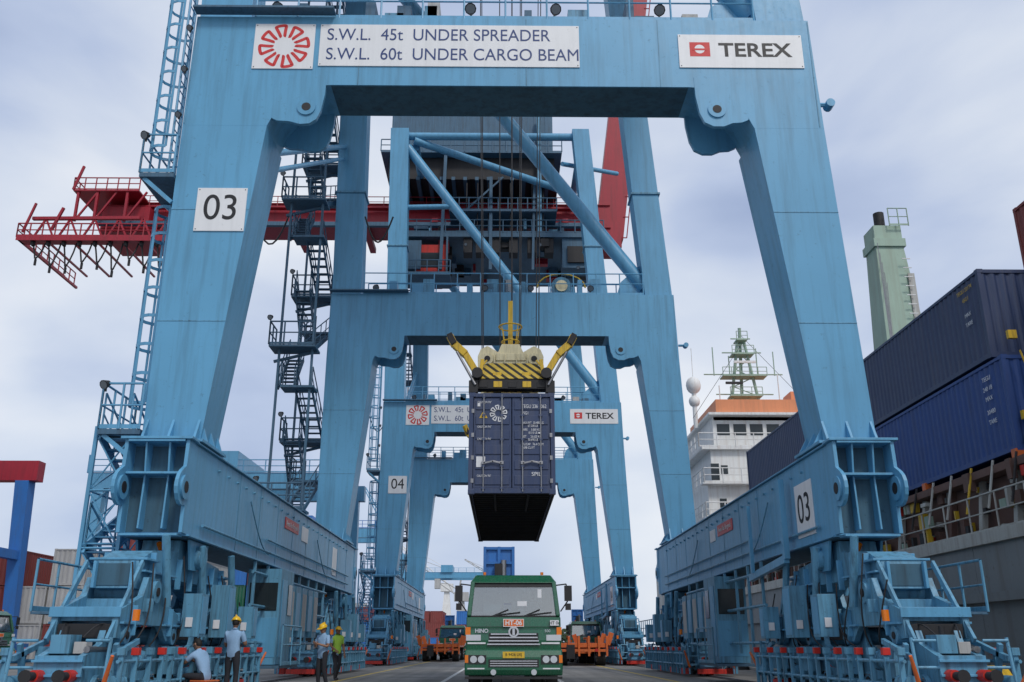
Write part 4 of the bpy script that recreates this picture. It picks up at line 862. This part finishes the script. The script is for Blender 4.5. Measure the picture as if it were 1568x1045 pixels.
for z,w in ((21.2,2.6),(23,3.6),(25,1.8),(26.3,.9)):
    g.box(mx-w*.5,mx+w*.5,my-.6,my+.6,z,z+.12,SHIPG); railing(g,[(mx-w*.5,my-.6,z),(mx+w*.5,my-.6,z)],SHIPG,sp=.8,r=.035,toe=False,h=.8)
    g.cyl((mx-w*.9,my,z+.3),(mx+w*.9,my,z+.3),.06,SHIPG,n=6)
for s,h in ((-2.4,2.6),(2.6,2.2),(-1.1,1.8),(1.2,2.5)): g.cyl((mx+s,my,23.2),(mx+s,my,23.2+h),.05,SHIPG,n=6)
g.bar((mx-.9,my-.8,24.2),(mx+.9,my-.8,24.2),.15,.2,SHIPW); g.bar((mx-1.7,my-.8,22.3),(mx-.3,my-.8,22.3),.15,.2,DARK)
g.cyl((sx0+.3,70,18.0),(sx0+.3,70,21.0),.18,SHIPW,n=8); g.sph((sx0+.3,70,21.7),(.6,.6,.75),SHIPW); g.sph((sx0+.3,70,20.3),(.45,.45,.5),SHIPW); g.cyl((sx0+.3,70,22.3),(sx0+.3,70,25),.03,SHIPW,n=5)
for x,z in ((sx0+9,24),(sx0+7.4,23),(sx0+2.6,22)): g.cyl((x,71,18.5),(x,71,z),.05,SHIPW,n=6)
g.tube([(mx,my,27),(mx+7,my+2,19.7)],.02,DARK); g.tube([(mx,my,26),(mx-5,my-3,18.6)],.02,DARK); g.box(sx0+8,sx0+10,70,72,19.7,21.2,ORTOP)
g.v=[(a,b,c if c<7 else 7+(c-7)*.94) for a,b,c in g.v]
g.obj('superstructure',ship,bevel=.03)
g=G()
g.hexa([(17.2,38.9,4.3),(19.6,38.9,4.3),(19.6,40.6,4.3),(17.2,40.6,4.3)],[(17.3,38.9,12),(19.4,38.9,12),(19.4,40.6,12),(17.3,40.6,12)],SHIPG)
g.hexa([(17.3,38.9,12.02),(19.4,38.9,12.02),(19.4,40.6,12.02),(17.3,40.6,12.02)],[(17.5,39.1,18.9),(18.8,39.1,18.9),(18.8,40.3,18.9),(17.5,40.3,18.9)],SHIPG)
g.box(17.4,18.9,39.0,40.4,18.9,19.3,SHIPG); g.box(17.5,18.8,39.1,40.3,19.3,20.0,SHIPG); railing(g,[(18.2,38.9,19.9),(19.1,38.9,19.9)],SHIPG,sp=.4,h=.9)
g.cyl((18.0,39.5,20.0),(18.0,39.5,20.8),.25,DARK,n=10); g.box(18.75,19.05,38.95,39.0,14,17.5,SHIPL)
for k in range(14): g.box(18.5,18.9,38.8,38.84,12.3+k*.45,12.34+k*.45,SHIPW)
for k in range(5): g.cyl((17.5+.05*k,38.9,19-.5*k),(16.2+.1*k,36+.2*k,12.0),.02,STEEL,n=4)
g.obj('deck_crane_post',ship,bevel=.03)
g=G()
def stackc(y0,y1,x0,z,mat): container(g,x0,x0+2.44,y0,y1,z,z+2.82,mat,pitch=.3)
for col in range(4):
    x=14.5+col*2.52
    stackc(25.2,37.4,x,6.35,NAVY2); stackc(25.7,37.9,x,9.25,NAVY)
    stackc(41.3,53.5,x,6.35,NAVY2); stackc(41.3,53.5,x,9.25,NAVY)
    if col>0:
        stackc(12.6,24.8,x,6.35,BROWN); stackc(12.6,24.8,x,9.25,NAVY)
stackc(15.2,27.4,17.02,12.12,BROWN)
g.obj('deck_containers',ship)
g=G()
for i,(a,b) in enumerate(((.3,.9),(.9,.3),(1.3,1.9),(1.9,1.3))): g.cyl((14.6+a,24.9,6.4),(14.6+b,24.9,9.2),.03,YEL if i%2 else STEEL,n=6)
wavy(g,(15.9,25.14,8.2),.45,WTXT)
for z in (6.5,7.2,9.6): g.box(14.7,14.95,24.98,25.1,z,z+.25,YEL)
for y in (25.2,31,37.2,41.4,47,53): g.box(14.44,14.7,y,y+.25,6.16,6.4,ORANGE)
g.obj('lashing_gear',ship)
rs=(R(90),0,R(-90))
for k,(b,z) in enumerate((('TEGU 22174',11.7),('45G1',11.4),('MAX',10.9),('TARE',10.6))): text('hull_container_code',b,.18,(14.49,26.6,z),rs,YEL if k<2 else WTXT,ship)
for k,z in enumerate((8.7,8.4,8.1,7.7,7.4)): text('hull_container_code',('TEGU','240 18','MAX','30480','TARE')[k],.19,(14.49,26.2,z),rs,WTXT,ship)

# ------------------------------------------------------------------ yard: stacks, gantries, distant things
def stack_obj(name,loc,nx,nz,ny,mats,seed):
    e=empty(name,loc); rr=random.Random(seed); g=G()
    for i in range(nx):
        for k in range(ny):
            h=nz-rr.choice([0,0,1])
            for j in range(h): container(g,i*2.6,i*2.6+2.44,k*12.6,k*12.6+12.19,j*2.62,j*2.62+2.59,rr.choice(mats),pitch=.35)
    g.obj('containers',e); return e
stack_obj('container_stack',(-48,68,0),7,3,1,[BROWN,BROWN,CGREY,BROWN],4)
stack_obj('container_stack',(-32,72,0),3,4,1,[BROWN,CGREY,BROWN],6)
stack_obj('container_stack',(-40,110,0),6,4,1,[BROWN,CBLU,CGREY,GREEN],8)
stack_obj('container_stack',(-22,190,0),6,3,1,[CBLU,CBLU,BROWN],9)
stack_obj('container_stack',(-8,200,0),5,3,1,[CBLU,BROWN,NAVY2,NAVY2],10)
def side_cont(name,loc,n,mats,seed):
    e=empty(name,loc); rr=random.Random(seed); g=G()
    for k in range(n):
        for j in range(3-rr.choice([0,1])): container(g,k*12.6,k*12.6+12.19,0,2.44,j*2.62,j*2.62+2.59,rr.choice(mats),pitch=.35)
    g.obj('containers',e)
side_cont('container_stack',(-75,64,0),3,[BROWN,BROWN,CBLU],3)
side_cont('container_stack',(-60,170,0),4,[CBLU,BROWN,CGREY],5)
def yard_gantry(loc,span,h,beam=RED,leg=CBLU,w=.8,name='yard_gantry_crane'):
    e=empty(name,loc); g=G()
    for y in (0,7):
        g.box(-span/2-1,span/2+1,y-.5,y+.5,h-1.4,h,beam)
        for s in (-1,1):
            g.taper((s*span/2-w/2,s*span/2+w/2,y+(-1.6 if y==0 else .9),y+(-.9 if y==0 else 1.6)),1.2,(s*span/2-w*.6,s*span/2+w*.6,y-.5,y+.5),h-1.4,leg)
    for s in (-1,1):
        g.box(s*span/2-.6,s*span/2+.6,-3,10,.5,1.3,leg); g.box(s*span/2-.3,s*span/2+.3,-.3,7.3,h*.5,h*.5+.6,leg)
        for y in (-2,-.5,7.5,9): g.cyl((s*span/2-.3,y,.5),(s*span/2+.3,y,.5),.5,RUBBER,n=14)
    railing(g,[(-span/2-1,-.6,h),(span/2+1,-.6,h)],leg,sp=2,r=.05)
    g.box(-1.5,1.5,-1,8,h,h+1.8,leg); g.box(-3,-1.6,-1.2,1,h-4,h-1.6,CGREY); g.box(-span/2-1.3,-span/2-.9,-.2,.2,h,h+1.6,beam)
    g.obj('gantry',e,bevel=.03)
yard_gantry((-45.8,58,0),24,13.6)
yard_gantry((-24.5,80,0),21,15.5,beam=BLUE,leg=BLUE)
yard_gantry((-30,140,0),24,18,beam=BLUE,leg=CBLU); yard_gantry((-14,240,0),24,19,beam=BLUE,leg=BLUE)
yard_gantry((-70,190,0),24,18)
def jib(loc,h,L,a,mat,name='harbour_jib_crane'):
    e=empty(name,loc); g=G()
    g.taper((-3,3,-3,3),0,(-1,1,-1,1),h,mat); g.box(-2.5,2.5,-2,2,h,h+3,mat)
    d=Vector((math.cos(R(a)),0,math.sin(R(a)))); p=Vector((0,0,h+2)); n=Vector((-d.z,0,d.x))
    for o in (-.9,.9): g.cyl(p+n*o,p+d*L+n*o*.3,.2,mat,n=6)
    k=int(L/3)
    for i in range(k):
        s=1 if i%2 else -1; g.cyl(p+d*(3*i)+n*s*(.9-.6*i/k),p+d*(3*i+3)-n*s*(.9-.6*(i+1)/k),.12,mat,n=5)
    g.cyl((0,0,h+9),p+d*L,.08,mat,n=5); g.cyl((-1,0,h+3),(0,0,h+9),.3,mat,n=6)
    g.obj('crane_body',e)
jib((-14,330,0),16,30,148,CGREY); jib((-22,380,0),22,30,140,SHIPW); jib((-32,300,0),26,26,120,BLUE); jib((14,520,0),25,40,150,CGREY)
def mast(loc,h):
    e=empty('floodlight_mast',loc); g=G(); g.cyl((0,0,0),(0,0,h),.35,CGREY,r2=.15,n=10); g.cyl((0,0,h-.3),(0,0,h),.9,STEEL,n=12)
    for k in range(8):
        a=k*math.pi/4; g.box(math.cos(a)*1.1-.25,math.cos(a)*1.1+.25,math.sin(a)*1.1-.2,math.sin(a)*1.1+.2,h-.5,h-.1,DARK)
    g.obj('mast',e)
mast((-20.5,120,0),16); mast((-24,180,0),22)
LEAF=paint('foliage',(.045,.075,.035),.8,dirt=.5,dirtcol=(.02,.035,.015),scale=.8,streak=False)
g=G(); rr=random.Random(2)
for k in range(9000):
    x=rr.uniform(-260,40); y=430+rr.uniform(-12,12)
    top=7+3.5*math.sin(x*.09)+2*math.sin(x*.31+1)+1.2*math.sin(x*.9)
    z=rr.uniform(.5,max(2,top)); s=rr.uniform(.5,1.3)
    a=Vector((rr.uniform(-1,1),rr.uniform(-1,1),rr.uniform(-1,1))).normalized(); b=a.orthogonal().normalized(); c=Vector((x,y,z))
    g.add([c+a*s,c+b*s,c-a*s,c-b*s],[(0,1,2,3)],LEAF)
g.obj('distant_tree_line')
e=empty('port_warehouse',(-120,260,0)); g=G(); g.box(0,80,0,30,0,9,CGREY); g.pyz([(-1,9),(15,13),(31,9)],-1,81,CONC)
for k in range(9): g.box(4+k*8.5,9+k*8.5,-.05,-.01,0,5.5,BLUED)
g.obj('warehouse_body',e)
def buffer_chock(loc,rot):
    g=G(); g.hexa([(-.25,-.3,0),(.25,-.3,0),(.25,.35,0),(-.25,.35,0)],[(-.2,.15,.75),(.2,.15,.75),(.2,.3,.75),(-.2,.3,.75)],YEL); g.box(-.32,.32,-.35,.4,0.0,.06,DARK); g.obj('rail_chock',None,bevel=.01,loc=loc,rot=rot)
buffer_chock((9.75,18.6,0),R(30)); buffer_chock((9.6,23,0),0)
g=G()
for k in range(9):
    y=12+k*12
    g.cyl((0,y,0),(0,y,.18),.26,DARK,n=14); g.cyl((0,y,.18),(0,y,.42),.17,DARK,r2=.15,n=14); g.sph((0,y,.46),(.28,.28,.13),DARK,n=14,m=6)
g.obj('mooring_bollards',None,loc=(12.0,0,0))
g=G()
for k in range(16):
    y=4+k*7; g.cyl((12.95,y,-2.3),(12.95,y,-.2),.45,RUBBER,n=14)
g.obj('quay_fenders')

# ------------------------------------------------------------------ ground, water
def ground_mat():
    m,nt=new_mat('quay_concrete'); N=nt.nodes.new; L=nt.links.new
    out=N('ShaderNodeOutputMaterial'); p=N('ShaderNodeBsdfPrincipled'); L(p.outputs[0],out.inputs[0]); tc=N('ShaderNodeTexCoord')
    n=N('ShaderNodeTexNoise'); n.inputs['Scale'].default_value=.35; n.inputs['Detail'].default_value=10; n.inputs['Roughness'].default_value=.65; L(tc.outputs['Object'],n.inputs[0])
    r=N('ShaderNodeValToRGB'); r.color_ramp.elements[0].position=.3; r.color_ramp.elements[0].color=(.13,.127,.12,1); r.color_ramp.elements[1].position=.7; r.color_ramp.elements[1].color=(.30,.29,.275,1); L(n.outputs[0],r.inputs[0])
    b=N('ShaderNodeTexBrick'); b.inputs['Scale'].default_value=.2; b.inputs['Mortar Size'].default_value=.004; b.offset=0; b.inputs[1].default_value=(1,1,1,1); b.inputs[2].default_value=(.9,.9,.9,1); b.inputs[3].default_value=(.25,.25,.25,1); b.inputs['Brick Width'].default_value=1; b.inputs['Row Height'].default_value=1; L(tc.outputs['Object'],b.inputs[0])
    mp=N('ShaderNodeMapping'); mp.inputs['Scale'].default_value=(1.6,.05,1); L(tc.outputs['Object'],mp.inputs[0]); n2=N('ShaderNodeTexNoise'); n2.inputs['Scale'].default_value=1; n2.inputs['Detail'].default_value=6; L(mp.outputs[0],n2.inputs[0])
    r2=N('ShaderNodeValToRGB'); r2.color_ramp.elements[0].position=.35; r2.color_ramp.elements[0].color=(.5,.5,.5,1); r2.color_ramp.elements[1].position=.6; r2.color_ramp.elements[1].color=(1,1,1,1); L(n2.outputs[0],r2.inputs[0])
    a=N('ShaderNodeMixRGB'); a.blend_type='MULTIPLY'; a.inputs[0].default_value=1; L(r.outputs[0],a.inputs[1]); L(b.outputs[0],a.inputs[2])
    c=N('ShaderNodeMixRGB'); c.blend_type='MULTIPLY'; c.inputs[0].default_value=.7; L(a.outputs[0],c.inputs[1]); L(r2.outputs[0],c.inputs[2]); L(c.outputs[0],p.inputs['Base Color']); p.inputs['Roughness'].default_value=.75
    bp=N('ShaderNodeBump'); bp.inputs['Strength'].default_value=.3; bp.inputs['Distance'].default_value=.03; L(n.outputs[0],bp.inputs['Height']); L(bp.outputs[0],p.inputs['Normal'])
    return m
g=G(); GM=ground_mat(); g.add([(-4000,-300,0),(12.6,-300,0),(12.6,5000,0),(-4000,5000,0)],[(0,1,2,3)],GM); g.add([(12.6,-300,0),(12.6,5000,0),(12.6,5000,-6),(12.6,-300,-6)],[(0,1,2,3)],CONC); g.obj('ground')
g=G(); g.box(12.25,12.6,-100,1200,.004,.14,CONC); g.obj('quay_kerb',bevel=.02)
g=G()
for x in (-7.7,8.1): g.box(x-.22,x-.08,-80,900,.004,.008,DARK); g.box(x+.08,x+.22,-80,900,.004,.008,DARK); g.box(x-.06,x+.06,-80,900,.004,.05,STEEL)
g.obj('crane_rail')
PM=paint('road_marking_yellow',(.62,.45,.08),.7,dirt=.7,scale=2,streak=False); PW=paint('road_marking_white',(.7,.7,.68),.7,dirt=.7,scale=2,streak=False)
g=G()
for x in (-5.6,-2.0,1.9,5.7): g.add([(x,-50,.004),(x+.15,-50,.004),(x+.15,500,.004),(x,500,.004)],[(0,1,2,3)],PM if abs(x)>5 else PW)
g.obj('road_markings')
m,nt=new_mat('water'); N=nt.nodes.new; L=nt.links.new; out=N('ShaderNodeOutputMaterial'); p=N('ShaderNodeBsdfPrincipled'); L(p.outputs[0],out.inputs[0]); p.inputs['Base Color'].default_value=(.03,.05,.05,1); p.inputs['Roughness'].default_value=.12
n=N('ShaderNodeTexNoise'); n.inputs['Scale'].default_value=1.2; n.inputs['Detail'].default_value=5; tc=N('ShaderNodeTexCoord'); L(tc.outputs['Object'],n.inputs[0]); bp=N('ShaderNodeBump'); bp.inputs['Strength'].default_value=.4; bp.inputs['Distance'].default_value=.2; L(n.outputs[0],bp.inputs['Height']); L(bp.outputs[0],p.inputs['Normal'])
g=G(); g.add([(12.7,-300,-2.6),(4000,-300,-2.6),(4000,5000,-2.6),(12.7,5000,-2.6)],[(0,1,2,3)],m); g.obj('water')

# ------------------------------------------------------------------ sky + sun
w=bpy.data.worlds.new('World'); scene.world=w; w.use_nodes=True; nt=w.node_tree; nt.nodes.clear(); N=nt.nodes.new; L=nt.links.new
out=N('ShaderNodeOutputWorld'); bg=N('ShaderNodeBackground'); bg.inputs[1].default_value=.1; L(bg.outputs[0],out.inputs[0])
sky=N('ShaderNodeTexSky'); sky.sky_type='NISHITA'; sky.sun_disc=False; EL,AZ=48,155; sky.sun_elevation=R(EL); sky.sun_rotation=R(AZ); sky.dust_density=2
tc=N('ShaderNodeTexCoord'); mp=N('ShaderNodeMapping'); mp.inputs['Scale'].default_value=(1.0,1.0,2.2); mp.inputs['Location'].default_value=(.85,.1,.3); L(tc.outputs['Generated'],mp.inputs[0])
n1=N('ShaderNodeTexNoise'); n1.inputs['Scale'].default_value=2.2; n1.inputs['Detail'].default_value=7; n1.inputs['Roughness'].default_value=.44; n1.inputs['Distortion'].default_value=.3; L(mp.outputs[0],n1.inputs[0])
r=N('ShaderNodeValToRGB'); el=r.color_ramp.elements; el[0].position=.28; el[0].color=(3.6,4.5,6.7,1); el[1].position=.66; el[1].color=(9.2,9.5,10.0,1)
k=el.new(.42); k.color=(5.3,6.2,8.2,1); k=el.new(.52); k.color=(7.1,7.8,9.1,1)
L(n1.outputs[0],r.inputs[0]); mx=N('ShaderNodeMixRGB'); mx.inputs[0].default_value=.88; L(sky.outputs[0],mx.inputs[1]); L(r.outputs[0],mx.inputs[2]); L(mx.outputs[0],bg.inputs[0])
sd=bpy.data.lights.new('sun','SUN'); sd.energy=1.5; sd.angle=R(12); sd.color=(1,.96,.9); so=bpy.data.objects.new('sun',sd); COL.objects.link(so)
a=R(AZ); d=Vector((math.sin(a)*math.cos(R(EL)),math.cos(a)*math.cos(R(EL)),math.sin(R(EL)))); so.rotation_euler=d.to_track_quat('Z','Y').to_euler(); so.location=(0,-20,40)

# ------------------------------------------------------------------ camera
cd=bpy.data.cameras.new('camera'); cd.lens=32.14; cd.sensor_width=36; cd.clip_end=8000; cam=bpy.data.objects.new('camera',cd); COL.objects.link(cam)
cam.location=(0,0,1.1); cam.rotation_euler=(R(90+18.48),0,R(-.62)); scene.camera=cam
scene.view_settings.view_transform='Standard'; scene.view_settings.look='None'; scene.view_settings.exposure=0
